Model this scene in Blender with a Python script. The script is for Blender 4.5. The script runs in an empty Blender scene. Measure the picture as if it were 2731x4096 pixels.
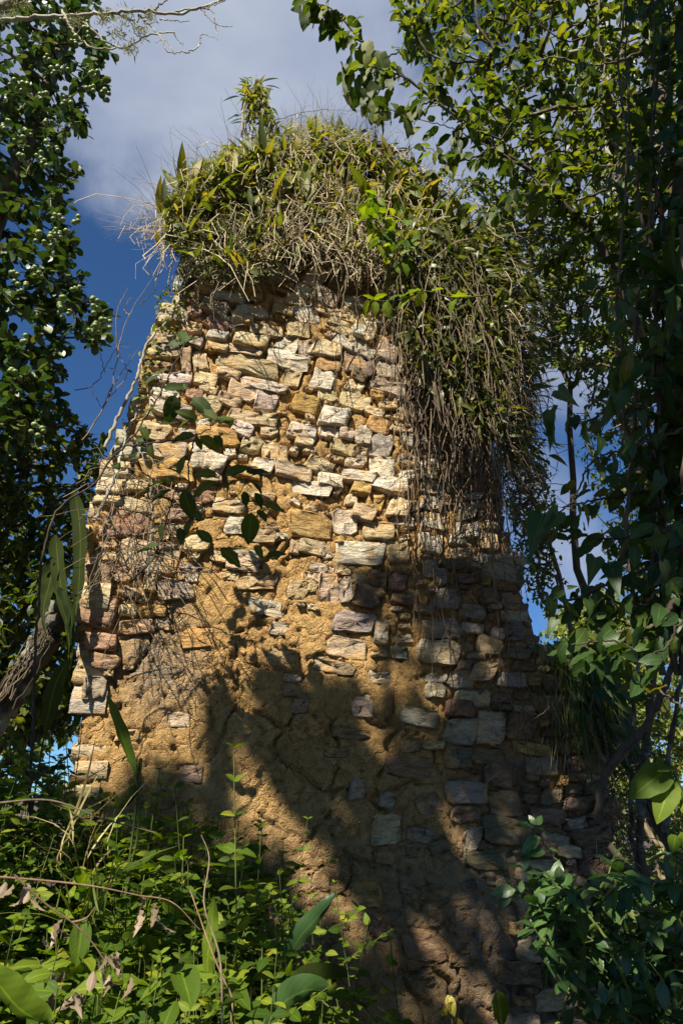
import bpy, math
import numpy as np
from mathutils import Vector, Matrix

rng = np.random.default_rng(11)
scene = bpy.context.scene
col = scene.collection

# ------------------------------------------------------------------ camera
F = 2731.0                      # focal length in photograph pixels (24 mm on a 24x36 frame)
CX, CY = 1365.5, 2048.0
PITCH = math.radians(24.0)
CAM = np.array([0.0, 0.0, 1.5])
cd = bpy.data.cameras.new('camera'); cam = bpy.data.objects.new('camera', cd); col.objects.link(cam)
cd.sensor_fit = 'VERTICAL'; cd.sensor_height = 36; cd.sensor_width = 24; cd.lens = 24
cd.clip_start = 0.05; cd.clip_end = 3000
cam.location = CAM; cam.rotation_euler = (math.pi/2 + PITCH, 0, 0)
scene.camera = cam

# ------------------------------------------------------------------ light
SUN_EL, SUN_AZ = math.radians(47), math.radians(25)       # azimuth: to the left of straight behind the viewer
SUN = np.array([-math.cos(SUN_EL)*math.sin(SUN_AZ), -math.cos(SUN_EL)*math.cos(SUN_AZ), math.sin(SUN_EL)])
sd = bpy.data.lights.new('sun', 'SUN'); sd.energy = 5.0; sd.angle = math.radians(0.53); sd.color = (1.0, 0.93, 0.80)
so = bpy.data.objects.new('sun', sd); col.objects.link(so)
so.rotation_euler = Vector(SUN).to_track_quat('Z', 'Y').to_euler(); so.location = (-3, -8, 20)
scene.view_settings.view_transform = 'Standard'; scene.view_settings.look = 'None'
scene.view_settings.exposure = 1.15; scene.view_settings.gamma = 1.0
scene.view_settings.use_curve_mapping = False

FWD = np.array([0, math.cos(PITCH), math.sin(PITCH)]); UP = np.array([0, -math.sin(PITCH), math.cos(PITCH)])
RIGHT = np.array([1.0, 0, 0])
def ray(px, py):
    px = np.asarray(px, float); py = np.asarray(py, float)
    return ((px-CX)/F)[..., None]*RIGHT + ((CY-py)/F)[..., None]*UP + FWD
def W(px, py, Y):
    """photograph pixel -> point at world distance Y"""
    d = ray(px, py); return CAM + d*(np.asarray(Y, float)/d[..., 1])[..., None]
def proj(P):
    P = np.asarray(P, float) - CAM
    dep = P @ FWD
    dd = np.where(np.abs(dep) < 1e-6, 1e-6, dep)
    return CX + (P @ RIGHT)/dd*F, CY - (P @ UP)/dd*F, dep

world = bpy.data.worlds.new('World'); scene.world = world; world.use_nodes = True
def build_world():
    nt = world.node_tree; nt.nodes.clear(); N = nt.nodes.new; L = nt.links.new
    out = N('ShaderNodeOutputWorld'); bg = N('ShaderNodeBackground'); bg.inputs['Strength'].default_value = 0.05
    sky = N('ShaderNodeTexSky'); sky.sky_type = 'NISHITA'; sky.sun_disc = False
    sky.sun_elevation = SUN_EL; sky.sun_rotation = math.radians(180+25); sky.altitude = 2000
    sky.air_density = 1.0; sky.dust_density = 0.3; sky.ozone_density = 2.5
    tc = N('ShaderNodeTexCoord')
    def noise(scale, detail, rough, dist=0.0):
        m = N('ShaderNodeMapping'); m.inputs['Scale'].default_value = (1, 1, 1.6); L(tc.outputs['Generated'], m.inputs['Vector'])
        n = N('ShaderNodeTexNoise'); n.inputs['Scale'].default_value = scale; n.inputs['Detail'].default_value = detail
        n.inputs['Roughness'].default_value = rough; n.inputs['Distortion'].default_value = dist
        L(m.outputs['Vector'], n.inputs['Vector']); return n.outputs['Fac']
    def math_(op, a, b=None):
        m = N('ShaderNodeMath'); m.operation = op
        for i, v in enumerate((a, b)):
            if v is None: continue
            if isinstance(v, (int, float)): m.inputs[i].default_value = v
            else: L(v, m.inputs[i])
        return m.outputs[0]
    # banks of cloud at the bearings where the sky shows them, the broken edge comes from the noise
    blobs = [(640, 120, .30, 1.0), (900, 330, .20, 1.0), (520, 480, .20, .95), (1150, 60, .24, 1.0), (330, 330, .22, .9), (560, 690, .12, .8), (470, 620, .14, .8),
             (2000, 800, .24, 1.0), (2350, 1000, .26, 1.0), (1750, 620, .14, .9), (2150, 1250, .10, .8), (2120, 2050, .12, .5), (2650, 500, .30, 1), (1900, 3300, .01, .1),
             (2300, 2250, .12, .6)]
    acc = None
    for (px, py, r, w) in blobs:
        d = ray(px, py); d = d/np.linalg.norm(d)
        vm = N('ShaderNodeVectorMath'); vm.operation = 'DISTANCE'; L(tc.outputs['Generated'], vm.inputs[0]); vm.inputs[1].default_value = d
        mr = N('ShaderNodeMapRange'); mr.interpolation_type = 'SMOOTHSTEP'; L(vm.outputs['Value'], mr.inputs['Value'])
        mr.inputs['From Min'].default_value = r*1.15; mr.inputs['From Max'].default_value = r*.25
        mr.inputs['To Min'].default_value = 0; mr.inputs['To Max'].default_value = w
        acc = mr.outputs['Result'] if acc is None else math_('MAXIMUM', acc, mr.outputs['Result'])
    n1 = noise(3.2, 8, .58, .3); n2 = noise(1.3, 4, .5)
    v = math_('ADD', math_('MULTIPLY', acc, .66), math_('MULTIPLY', n1, 1.25))
    v = math_('ADD', v, math_('MULTIPLY', math_('SUBTRACT', n2, .5), .7))
    mr = N('ShaderNodeMapRange'); mr.interpolation_type = 'SMOOTHSTEP'; L(v, mr.inputs['Value'])
    mr.inputs['From Min'].default_value = .78; mr.inputs['From Max'].default_value = 1.26
    # cloud brightness varies with its thickness
    cr = N('ShaderNodeValToRGB'); e = cr.color_ramp.elements
    e[0].position = .3; e[0].color = (2.0, 2.6, 4.2, 1); e[1].position = .66; e[1].color = (5.0, 5.5, 6.5, 1)
    L(noise(2.2, 5, .55, .2), cr.inputs['Fac'])
    tint = N('ShaderNodeMix'); tint.data_type = 'RGBA'; tint.blend_type = 'MULTIPLY'; tint.inputs[0].default_value = 1
    L(sky.outputs['Color'], tint.inputs[6]); tint.inputs[7].default_value = (.56, .88, 1.15, 1)
    mx = N('ShaderNodeMix'); mx.data_type = 'RGBA'
    L(math_('MULTIPLY', mr.outputs['Result'], .92), mx.inputs[0]); L(tint.outputs[2], mx.inputs[6]); L(cr.outputs['Color'], mx.inputs[7])
    L(mx.outputs[2], bg.inputs['Color']); L(bg.outputs['Background'], out.inputs['Surface'])
build_world()

# ------------------------------------------------------------------ node materials
def new_mat(name):
    m = bpy.data.materials.new(name); m.use_nodes = True
    nt = m.node_tree; nt.nodes.clear()
    return m, nt, nt.nodes.new, nt.links.new
def ramp(N, stops):
    r = N('ShaderNodeValToRGB'); e = r.color_ramp.elements
    e[0].position, e[0].color = stops[0][0], (*stops[0][1], 1)
    e[1].position, e[1].color = stops[-1][0], (*stops[-1][1], 1)
    for p, c in stops[1:-1]:
        n = e.new(p); n.color = (*c, 1)
    return r
def tnoise(N, L, vec, scale, detail=4, rough=.55, dist=0.0):
    n = N('ShaderNodeTexNoise'); n.inputs['Scale'].default_value = scale; n.inputs['Detail'].default_value = detail
    n.inputs['Roughness'].default_value = rough; n.inputs['Distortion'].default_value = dist
    if vec is not None: L(vec, n.inputs['Vector'])
    return n.outputs['Fac']
def mixc(N, L, fac, a, b, mode='MIX'):
    m = N('ShaderNodeMix'); m.data_type = 'RGBA'; m.blend_type = mode
    for i, v in ((0, fac), (6, a), (7, b)):
        if isinstance(v, (int, float)): m.inputs[i].default_value = v
        elif isinstance(v, tuple): m.inputs[i].default_value = (*v, 1)
        else: L(v, m.inputs[i])
    return m.outputs[2]

def mat_leaf(name, stops, rough=.38, transl=.4, tgain=(1.5, 1.55, .5), spec=.5, ribcol=None):
    m, nt, N, L = new_mat(name)
    out = N('ShaderNodeOutputMaterial'); pr = N('ShaderNodeBsdfPrincipled'); tr = N('ShaderNodeBsdfTranslucent'); mix = N('ShaderNodeMixShader')
    at = N('ShaderNodeAttribute'); at.attribute_name = 'rnd'; oi = N('ShaderNodeObjectInfo')
    ad = N('ShaderNodeMath'); ad.operation = 'ADD'; L(at.outputs['Fac'], ad.inputs[0]); L(oi.outputs['Random'], ad.inputs[1])
    fr = N('ShaderNodeMath'); fr.operation = 'FRACT'; L(ad.outputs[0], fr.inputs[0])
    r = ramp(N, stops); L(fr.outputs[0], r.inputs['Fac'])
    uv = N('ShaderNodeUVMap'); uv.uv_map = 'uv'
    sx = N('ShaderNodeSeparateXYZ'); L(uv.outputs['UV'], sx.inputs[0])
    # blotches, and veins running out from the rib
    geo = N('ShaderNodeTexCoord')
    bl = tnoise(N, L, geo.outputs['Object'], 9.0, 3)
    c = mixc(N, L, bl, r.outputs['Color'], mixc(N, L, 1.0, r.outputs['Color'], (.72, .78, .6), 'MULTIPLY'))
    a1 = N('ShaderNodeMath'); a1.operation = 'ABSOLUTE'; L(sx.outputs['X'], a1.inputs[0])
    w1 = N('ShaderNodeMath'); w1.operation = 'LESS_THAN'; L(a1.outputs[0], w1.inputs[0]); w1.inputs[1].default_value = .07
    c = mixc(N, L, w1.outputs[0], c, mixc(N, L, 1.0, c, ribcol or (1.7, 1.6, 1.5), 'MULTIPLY'))
    wv = N('ShaderNodeMath'); wv.operation = 'MULTIPLY_ADD'; L(sx.outputs['Y'], wv.inputs[0]); wv.inputs[1].default_value = 9.0
    m2 = N('ShaderNodeMath'); m2.operation = 'MULTIPLY'; L(a1.outputs[0], m2.inputs[0]); m2.inputs[1].default_value = -2.2; L(m2.outputs[0], wv.inputs[2])
    sn = N('ShaderNodeMath'); sn.operation = 'MULTIPLY'; L(wv.outputs[0], sn.inputs[0]); sn.inputs[1].default_value = 6.283
    si = N('ShaderNodeMath'); si.operation = 'SINE'; L(sn.outputs[0], si.inputs[0])
    bp = N('ShaderNodeBump'); bp.inputs['Strength'].default_value = .10; bp.inputs['Distance'].default_value = .001; L(si.outputs[0], bp.inputs['Height'])
    L(c, pr.inputs['Base Color']); pr.inputs['Roughness'].default_value = rough; pr.inputs['Specular IOR Level'].default_value = spec
    L(bp.outputs['Normal'], pr.inputs['Normal'])
    L(mixc(N, L, 1.0, c, tgain, 'MULTIPLY'), tr.inputs['Color'])
    mix.inputs[0].default_value = transl
    L(pr.outputs[0], mix.inputs[1]); L(tr.outputs[0], mix.inputs[2]); L(mix.outputs[0], out.inputs['Surface'])
    return m

def mat_bark(name, c0, c1, c2=None, scale=25, stretch=.25, bump=.6, rough=.9):
    m, nt, N, L = new_mat(name)
    out = N('ShaderNodeOutputMaterial'); pr = N('ShaderNodeBsdfPrincipled')
    tc = N('ShaderNodeTexCoord'); mp = N('ShaderNodeMapping'); mp.inputs['Scale'].default_value = (1, 1, stretch); L(tc.outputs['Object'], mp.inputs['Vector'])
    n1 = tnoise(N, L, mp.outputs['Vector'], scale, 6, .65, .4); n2 = tnoise(N, L, tc.outputs['Object'], scale*.22, 3)
    r = ramp(N, [(.3, c0), (.7, c1)]); L(n1, r.inputs['Fac'])
    c = r.outputs['Color']
    at = N('ShaderNodeAttribute'); at.attribute_name = 'rnd'
    rr = ramp(N, [(0, (.55, .55, .55)), (1, (1.35, 1.3, 1.2))]); L(at.outputs['Fac'], rr.inputs['Fac'])
    c = mixc(N, L, 1.0, c, rr.outputs['Color'], 'MULTIPLY')
    if c2:
        r2 = ramp(N, [(.52, (0, 0, 0)), (.62, (1, 1, 1))]); L(n2, r2.inputs['Fac']); c = mixc(N, L, r2.outputs['Color'], c, c2)
    L(c, pr.inputs['Base Color']); pr.inputs['Roughness'].default_value = rough; pr.inputs['Specular IOR Level'].default_value = .2
    b = N('ShaderNodeBump'); b.inputs['Strength'].default_value = bump; b.inputs['Distance'].default_value = .01; L(n1, b.inputs['Height']); L(b.outputs['Normal'], pr.inputs['Normal'])
    L(pr.outputs[0], out.inputs['Surface'])
    return m

def mat_stone():
    m, nt, N, L = new_mat('rubble stone')
    out = N('ShaderNodeOutputMaterial'); pr = N('ShaderNodeBsdfPrincipled'); tc = N('ShaderNodeTexCoord')
    at = N('ShaderNodeAttribute'); at.attribute_name = 'col'; oi = N('ShaderNodeObjectInfo')
    mp = N('ShaderNodeVectorMath'); mp.operation = 'ADD'; L(tc.outputs['Object'], mp.inputs[0])
    sc = N('ShaderNodeVectorMath'); sc.operation = 'SCALE'; L(oi.outputs['Location'], sc.inputs[0]); sc.inputs['Scale'].default_value = 7.3; L(sc.outputs[0], mp.inputs[1])
    st = N('ShaderNodeMapping'); st.inputs['Scale'].default_value = (1, 1, 3.2); st.inputs['Rotation'].default_value = (.1, .22, 0); L(mp.outputs[0], st.inputs['Vector'])
    strata = tnoise(N, L, st.outputs['Vector'], 11, 7, .68, .6)
    big = tnoise(N, L, mp.outputs[0], 7, 5, .6); fine = tnoise(N, L, mp.outputs[0], 75, 5, .7)
    c = at.outputs['Color']
    r1 = ramp(N, [(.28, (.42, .38, .36)), (.5, (.95, .95, .95)), (.75, (1.3, 1.28, 1.22))]); L(strata, r1.inputs['Fac']); c = mixc(N, L, 1.0, c, r1.outputs['Color'], 'MULTIPLY')
    r2 = ramp(N, [(.35, (1, 1, 1)), (.65, (1.08, .86, .58))]); L(big, r2.inputs['Fac']); c = mixc(N, L, .55, c, r2.outputs['Color'], 'MULTIPLY')
    r3 = ramp(N, [(.3, (.6, .6, .6)), (.6, (1.1, 1.1, 1.1))]); L(fine, r3.inputs['Fac']); c = mixc(N, L, .7, c, r3.outputs['Color'], 'MULTIPLY')
    # dark lichen and earth clinging to it
    li = tnoise(N, L, mp.outputs[0], 16, 6, .7, .5); rl = ramp(N, [(.60, (0, 0, 0)), (.68, (1, 1, 1))]); L(li, rl.inputs['Fac']); c = mixc(N, L, rl.outputs['Color'], c, (.11, .095, .075))
    mo = tnoise(N, L, mp.outputs[0], 6.5, 5, .6); rm = ramp(N, [(.56, (0, 0, 0)), (.65, (.85, .85, .85))]); L(mo, rm.inputs['Fac']); c = mixc(N, L, rm.outputs['Color'], c, (.53, .33, .135))
    L(c, pr.inputs['Base Color']); pr.inputs['Roughness'].default_value = .92; pr.inputs['Specular IOR Level'].default_value = .25
    h = N('ShaderNodeMath'); h.operation = 'MULTIPLY_ADD'; L(strata, h.inputs[0]); h.inputs[1].default_value = 2.6
    h2 = N('ShaderNodeMath'); h2.operation = 'MULTIPLY'; L(fine, h2.inputs[0]); h2.inputs[1].default_value = .55; L(h2.outputs[0], h.inputs[2])
    b = N('ShaderNodeBump'); b.inputs['Strength'].default_value = 1.0; b.inputs['Distance'].default_value = .013; L(h.outputs[0], b.inputs['Height']); L(b.outputs['Normal'], pr.inputs['Normal'])
    L(pr.outputs[0], out.inputs['Surface']); return m

def mat_mortar():
    m, nt, N, L = new_mat('earth mortar')
    out = N('ShaderNodeOutputMaterial'); pr = N('ShaderNodeBsdfPrincipled'); tc = N('ShaderNodeTexCoord'); v = tc.outputs['Object']
    n1 = tnoise(N, L, v, 2.2, 5, .6, .3); n2 = tnoise(N, L, v, 26, 6, .7, .3); n3 = tnoise(N, L, v, 120, 4, .7)
    r = ramp(N, [(.3, (.45, .27, .105)), (.55, (.55, .34, .13)), (.75, (.58, .385, .17))]); L(n1, r.inputs['Fac']); c = r.outputs['Color']
    r2 = ramp(N, [(.28, (.5, .47, .45)), (.5, (1, 1, 1)), (.8, (1.12, 1.1, 1.05))]); L(n2, r2.inputs['Fac']); c = mixc(N, L, .9, c, r2.outputs['Color'], 'MULTIPLY')
    r3 = ramp(N, [(.33, (.55, .5, .45)), (.45, (1, 1, 1)), (.72, (1.2, 1.18, 1.1))]); L(n3, r3.inputs['Fac']); c = mixc(N, L, .8, c, r3.outputs['Color'], 'MULTIPLY')
    vo = N('ShaderNodeTexVoronoi'); vo.inputs['Scale'].default_value = 34; L(v, vo.inputs['Vector'])
    pb = ramp(N, [(.10, (1, 1, 1)), (.14, (0, 0, 0))]); L(vo.outputs['Distance'], pb.inputs['Fac'])
    c = mixc(N, L, pb.outputs['Color'], c, mixc(N, L, .65, vo.outputs['Color'], (.2, .13, .07)))
    # attribute 'grey': lichen weathering at left and top, also greyer to the right and bottom
    at = N('ShaderNodeAttribute'); at.attribute_name = 'grey'
    gn = N('ShaderNodeMath'); gn.operation = 'MULTIPLY_ADD'; L(n2, gn.inputs[0]); gn.inputs[1].default_value = 1.4; gn.inputs[2].default_value = -.45
    gm = N('ShaderNodeMath'); gm.operation = 'MULTIPLY'; gm.use_clamp = True; L(gn.outputs[0], gm.inputs[0])
    g2 = N('ShaderNodeMath'); g2.operation = 'MULTIPLY'; L(at.outputs['Fac'], g2.inputs[0]); g2.inputs[1].default_value = 2.4; L(g2.outputs[0], gm.inputs[1])
    c = mixc(N, L, gm.outputs[0], c, (.24, .215, .185))
    L(c, pr.inputs['Base Color']); pr.inputs['Roughness'].default_value = .96; pr.inputs['Specular IOR Level'].default_value = .15
    wn = N('ShaderNodeTexNoise'); wn.inputs['Scale'].default_value = 14; wn.inputs['Detail'].default_value = 4; L(v, wn.inputs['Vector'])
    wv = N('ShaderNodeVectorMath'); wv.operation = 'MULTIPLY_ADD'; L(wn.outputs['Color'], wv.inputs[0]); wv.inputs[1].default_value = (.16, .16, .16); L(v, wv.inputs[2])
    crk = None
    for sc_, w0, amp in ((4.2, .05, 1.5), (13, .07, .8), (38, .12, .5)):
        vc = N('ShaderNodeTexVoronoi'); vc.feature = 'DISTANCE_TO_EDGE'; vc.inputs['Scale'].default_value = sc_; L(wv.outputs[0], vc.inputs['Vector'])
        mr = N('ShaderNodeMapRange'); L(vc.outputs['Distance'], mr.inputs['Value']); mr.inputs['From Min'].default_value = 0; mr.inputs['From Max'].default_value = w0; mr.inputs['To Min'].default_value = amp; mr.inputs['To Max'].default_value = 0
        # cracks come and go
        gate = ramp(N, [(.42, (0, 0, 0)), (.56, (1, 1, 1))]); L(tnoise(N, L, v, sc_*.45, 2), gate.inputs['Fac'])
        mu = N('ShaderNodeMath'); mu.operation = 'MULTIPLY'; L(mr.outputs[0], mu.inputs[0]); L(gate.outputs['Color'], mu.inputs[1])
        if crk is None: crk = mu.outputs[0]
        else:
            ad = N('ShaderNodeMath'); ad.operation = 'MAXIMUM'; L(crk, ad.inputs[0]); L(mu.outputs[0], ad.inputs[1]); crk = ad.outputs[0]
    h = N('ShaderNodeMath'); h.operation = 'MULTIPLY_ADD'; L(n2, h.inputs[0]); h.inputs[1].default_value = 2.2
    h2 = N('ShaderNodeMath'); h2.operation = 'MULTIPLY'; L(n3, h2.inputs[0]); h2.inputs[1].default_value = 1.1; L(h2.outputs[0], h.inputs[2])
    h3 = N('ShaderNodeMath'); h3.operation = 'SUBTRACT'; L(h.outputs[0], h3.inputs[0]); L(crk, h3.inputs[1])
    b = N('ShaderNodeBump'); b.inputs['Strength'].default_value = 1.0; b.inputs['Distance'].default_value = .016; L(h3.outputs[0], b.inputs['Height']); L(b.outputs['Normal'], pr.inputs['Normal'])
    L(pr.outputs[0], out.inputs['Surface']); return m

def mat_soil(name, c0, c1, scale=3):
    m, nt, N, L = new_mat(name)
    out = N('ShaderNodeOutputMaterial'); pr = N('ShaderNodeBsdfPrincipled'); tc = N('ShaderNodeTexCoord'); v = tc.outputs['Object']
    n1 = tnoise(N, L, v, scale, 8, .7); r = ramp(N, [(.35, c0), (.7, c1)]); L(n1, r.inputs['Fac']); L(r.outputs['Color'], pr.inputs['Base Color'])
    pr.inputs['Roughness'].default_value = 1; n2 = tnoise(N, L, v, scale*12, 5, .7)
    b = N('ShaderNodeBump'); b.inputs['Distance'].default_value = .05; L(n2, b.inputs['Height']); L(b.outputs['Normal'], pr.inputs['Normal'])
    L(pr.outputs[0], out.inputs['Surface']); return m

M = {}
M['stone'] = mat_stone(); M['mortar'] = mat_mortar()
M['soil'] = mat_soil('leaf litter soil', (.035, .025, .015), (.10, .075, .045)); M['rootmat'] = mat_soil('root mat', (.012, .009, .006), (.05, .038, .022), 8)
M['clusia'] = mat_leaf('leathery green leaf', [(0, (.022, .05, .014)), (.55, (.045, .085, .020)), (.85, (.09, .125, .03)), (1, (.13, .15, .035))], .42, .22, spec=.45)
M['fruit'] = mat_leaf('green fruit', [(0, (.12, .17, .04)), (1, (.23, .28, .085))], .45, .05)
M['canopy'] = mat_leaf('canopy leaf', [(0, (.028, .05, .010)), (.5, (.06, .085, .016)), (.8, (.11, .125, .022)), (1, (.17, .165, .03))], .42, .5, (1.9, 1.9, .35))
M['diag'] = mat_leaf('broad branch leaf', [(0, (.04, .07, .012)), (.6, (.085, .115, .02)), (1, (.17, .18, .04))], .55, .5, (1.8, 1.8, .4), spec=.3)
M['arrow'] = mat_leaf('smooth dark vine leaf', [(0, (.026, .06, .016)), (.6, (.05, .095, .022)), (.92, (.08, .12, .025)), (1, (.16, .13, .03))], .46, .4, spec=.35)
M['sapling'] = mat_leaf('veined sapling leaf', [(0, (.03, .055, .012)), (.6, (.05, .085, .016)), (1, (.10, .12, .02))], .6, .42, spec=.22, ribcol=(1.9, 1.8, 1.5))
M['bush'] = mat_leaf('bright bush leaf', [(0, (.04, .08, .008)), (.5, (.095, .15, .012)), (.85, (.17, .22, .018)), (1, (.27, .27, .03))], .6, .42, (1.7, 1.7, .3), spec=.2)
M['glossy'] = mat_leaf('glossy bush leaf', [(0, (.035, .075, .025)), (.6, (.06, .115, .035)), (1, (.10, .165, .05))], .34, .3, spec=.45)
M['far'] = mat_leaf('far leaf', [(0, (.06, .09, .02)), (.5, (.11, .15, .035)), (1, (.20, .22, .06))], .5, .5)
M['farbright'] = mat_leaf('sunlit far leaf', [(0, (.10, .14, .03)), (.5, (.19, .23, .05)), (1, (.30, .30, .10))], .5, .5)  # brighter copy of the far leaf, sunlight put into its colour
M['strap'] = mat_leaf('strap leaf', [(0, (.06, .085, .012)), (.45, (.13, .15, .02)), (.8, (.26, .24, .04)), (1, (.38, .26, .05))], .55, .4, spec=.3)
M['frond'] = mat_leaf('fern strap leaf', [(0, (.02, .034, .007)), (1, (.04, .055, .010))], .7, .4, spec=.12, ribcol=(2.6, 2.2, 1.2))  # base colour darkened to carry the left tree's shade on the fern
M['drystem'] = mat_bark('dry stem', (.26, .21, .13), (.56, .48, .34), None, 60, .2, .2)
M['vine'] = mat_bark('woody vine', (.085, .062, .04), (.235, .185, .125), None, 50, .2, .4)
M['darkvine'] = mat_bark('dark stem', (.045, .034, .024), (.13, .10, .075), None, 40, .2, .5)
M['bark'] = mat_bark('dark bark', (.04, .03, .02), (.13, .10, .07), (.20, .20, .16), 22, .3, .8)
M['palebark'] = mat_bark('pale lichen bark', (.16, .14, .11), (.36, .33, .28), (.40, .41, .34), 18, .5, .6)
M['greenstem'] = mat_bark('green stem', (.05, .07, .018), (.11, .13, .035), None, 40, .2, .2)
M['redstem'] = mat_bark('reddish twig', (.11, .06, .035), (.23, .15, .10), None, 40, .2, .2)
M['deadleaf'] = mat_leaf('withered leaf', [(0, (.14, .095, .065)), (1, (.32, .24, .18))], .8, .15, (1.2, 1, .8), spec=.2)
M['moss'] = mat_leaf('grey moss', [(0, (.14, .14, .075)), (.6, (.26, .26, .15)), (1, (.38, .37, .24))], .9, .25, (1.1, 1.1, .9), spec=.1)
M['drygrass'] = mat_leaf('dry grass blade', [(0, (.16, .12, .05)), (.5, (.34, .27, .12)), (1, (.50, .42, .24))], .7, .3, (1.2, 1.1, .8), spec=.2)
M['yellowleaf'] = mat_leaf('yellowed leaf', [(0, (.20, .17, .02)), (1, (.42, .34, .04))], .5, .4)
M['redbract'] = mat_leaf('red bract', [(0, (.5, .05, .01)), (1, (.6, .09, .02))], .5, .4)
M['curtain'] = mat_leaf('curtain leaf', [(0, (.04, .055, .012)), (.5, (.085, .10, .02)), (.85, (.15, .15, .03)), (1, (.24, .21, .07))], .42, .4)
M['web'] = mat_bark('spider silk', (.45, .45, .47), (.6, .6, .62), None, 20, 1, .1)

# ------------------------------------------------------------------ mesh helpers
def mk(name, V, Fq, rnd=None, uv=None, colr=None, extra=None, smooth=True):
    V = np.ascontiguousarray(V, np.float32).reshape(-1, 3); Fq = np.ascontiguousarray(Fq, np.int32)
    me = bpy.data.meshes.new(name); k = Fq.shape[1]
    me.vertices.add(len(V)); me.vertices.foreach_set('co', V.ravel())
    me.loops.add(Fq.size); me.loops.foreach_set('vertex_index', Fq.ravel())
    me.polygons.add(len(Fq)); me.polygons.foreach_set('loop_start', np.arange(0, Fq.size, k, dtype=np.int32))
    if uv is not None:
        l = me.uv_layers.new(name='uv'); l.data.foreach_set('uv', np.ascontiguousarray(uv[Fq.ravel()], np.float32).ravel())
    if rnd is not None:
        a = me.attributes.new('rnd', 'FLOAT', 'POINT'); a.data.foreach_set('value', np.ascontiguousarray(rnd, np.float32))
    if extra is not None:
        for kx, vx in extra.items():
            a = me.attributes.new(kx, 'FLOAT', 'POINT'); a.data.foreach_set('value', np.ascontiguousarray(vx, np.float32))
    if colr is not None:
        a = me.attributes.new('col', 'FLOAT_COLOR', 'POINT'); a.data.foreach_set('color', np.ascontiguousarray(np.c_[colr, np.ones(len(colr))], np.float32).ravel())
    me.update(calc_edges=True)
    me.polygons.foreach_set('use_smooth', np.full(len(Fq), smooth)); me.validate()
    return me
def link(name, me, mat=None, parent=None, matrix=None, kind=None, label=None, cat=None, group=None):
    o = bpy.data.objects.new(name, me); col.objects.link(o)
    if mat is not None and not len(me.materials): me.materials.append(mat)
    if parent is not None:
        o.parent = parent; b = parent
        o.matrix_parent_inverse = Matrix.Translation(-b.location) if b.type == 'EMPTY' else Matrix()
    if matrix is not None: o.matrix_basis = matrix
    if kind: o['kind'] = kind
    if label: o['label'] = label
    if cat: o['category'] = cat
    if group: o['group'] = group
    return o
def thing(name, base, label, cat, group=None):
    o = bpy.data.objects.new(name, None); col.objects.link(o); o.location = Vector(base); o.empty_display_size = .1
    o['label'] = label; o['category'] = cat
    if group: o['group'] = group
    return o
def unit(v): return v/np.maximum(np.linalg.norm(v, axis=-1, keepdims=True), 1e-9)
def rvec(n): return unit(rng.normal(size=(n, 3)))

# ---- leaves: templates of quads, unit length along +y, normal +z
def tmpl(width, rows=5, kind='oval', fold=.25, curl=.25, wave=0.0):
    l = np.linspace(0, 1, rows+1)
    if kind == 'oval': w = np.sin(math.pi*np.clip(l, 0, 1)**.85)**.75
    elif kind == 'obov': w = np.sin(math.pi*np.clip(l, 0, 1)**1.45)**.7
    elif kind == 'lance': w = np.sin(math.pi*l**.75)**.9
    elif kind == 'strap': w = np.clip(np.minimum(l*6+.25, (1-l)*3.2), 0, 1)**.7
    elif kind == 'arrow': w = np.interp(l, [0, .04, .12, .3, .55, .8, 1], [.45, .85, 1.0, .82, .52, .22, 0])
    w = np.maximum(w, .03)*width*.5
    V, uv = [], []
    for i in range(rows+1):
        zc = -curl*l[i]**2
        for s in (-1, 0, 1):
            yy = l[i]
            if kind == 'arrow' and s != 0 and i <= 1: yy = l[i]-.13
            V.append((s*w[i], yy, zc + fold*abs(s)*w[i] + wave*s*math.sin(i*2.3)*w[i]))
            uv.append((s, l[i]))
    Fq = []
    for i in range(rows):
        for s in range(2):
            a = i*3+s; Fq.append((a, a+1, a+4, a+3))
    return np.array(V), np.array(Fq), np.array(uv)
T = {
 'oval': [tmpl(.5, 5, 'oval', .22, .22), tmpl(.56, 5, 'oval', .1, .35, .15), tmpl(.46, 5, 'oval', .4, .1)],
 'ovalhi': [tmpl(.52, 8, 'oval', .25, .30, .12), tmpl(.6, 8, 'oval', .12, .4, .2), tmpl(.5, 8, 'oval', .4, .15, .1)],
 'ovallo': [tmpl(.55, 2, 'oval', .2, .2), tmpl(.6, 2, 'oval', .1, .3)],
 'obov': [tmpl(.62, 6, 'obov', .12, .12), tmpl(.7, 6, 'obov', .05, .2), tmpl(.58, 6, 'obov', .25, .0)],
 'lance': [tmpl(.26, 5, 'lance', .3, .3), tmpl(.32, 5, 'lance', .15, .5), tmpl(.22, 5, 'lance', .4, .1)],
 'lancelo': [tmpl(.24, 3, 'lance', .3, .4), tmpl(.18, 3, 'lance', .3, .8)],
 'arrow': [tmpl(.52, 8, 'arrow', .2, .25, .08), tmpl(.6, 8, 'arrow', .1, .4, .1), tmpl(.46, 8, 'arrow', .35, .15, .1)],
 'strap': [tmpl(.13, 9, 'strap', .25, .25, .1), tmpl(.16, 9, 'strap', .15, .5, .15)],
 'blade': [tmpl(.05, 4, 'lance', .3, .7), tmpl(.04, 4, 'lance', .3, 1.1)],
 'crumple': [tmpl(.45, 9, 'oval', .7, .45, .35), tmpl(.36, 9, 'oval', 1.0, .7, .5), tmpl(.5, 9, 'oval', .35, .9, .6)],
}
def frames(d, n):
    y = unit(d); x = unit(np.cross(y, n)); z = np.cross(x, y); return x, y, z
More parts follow.
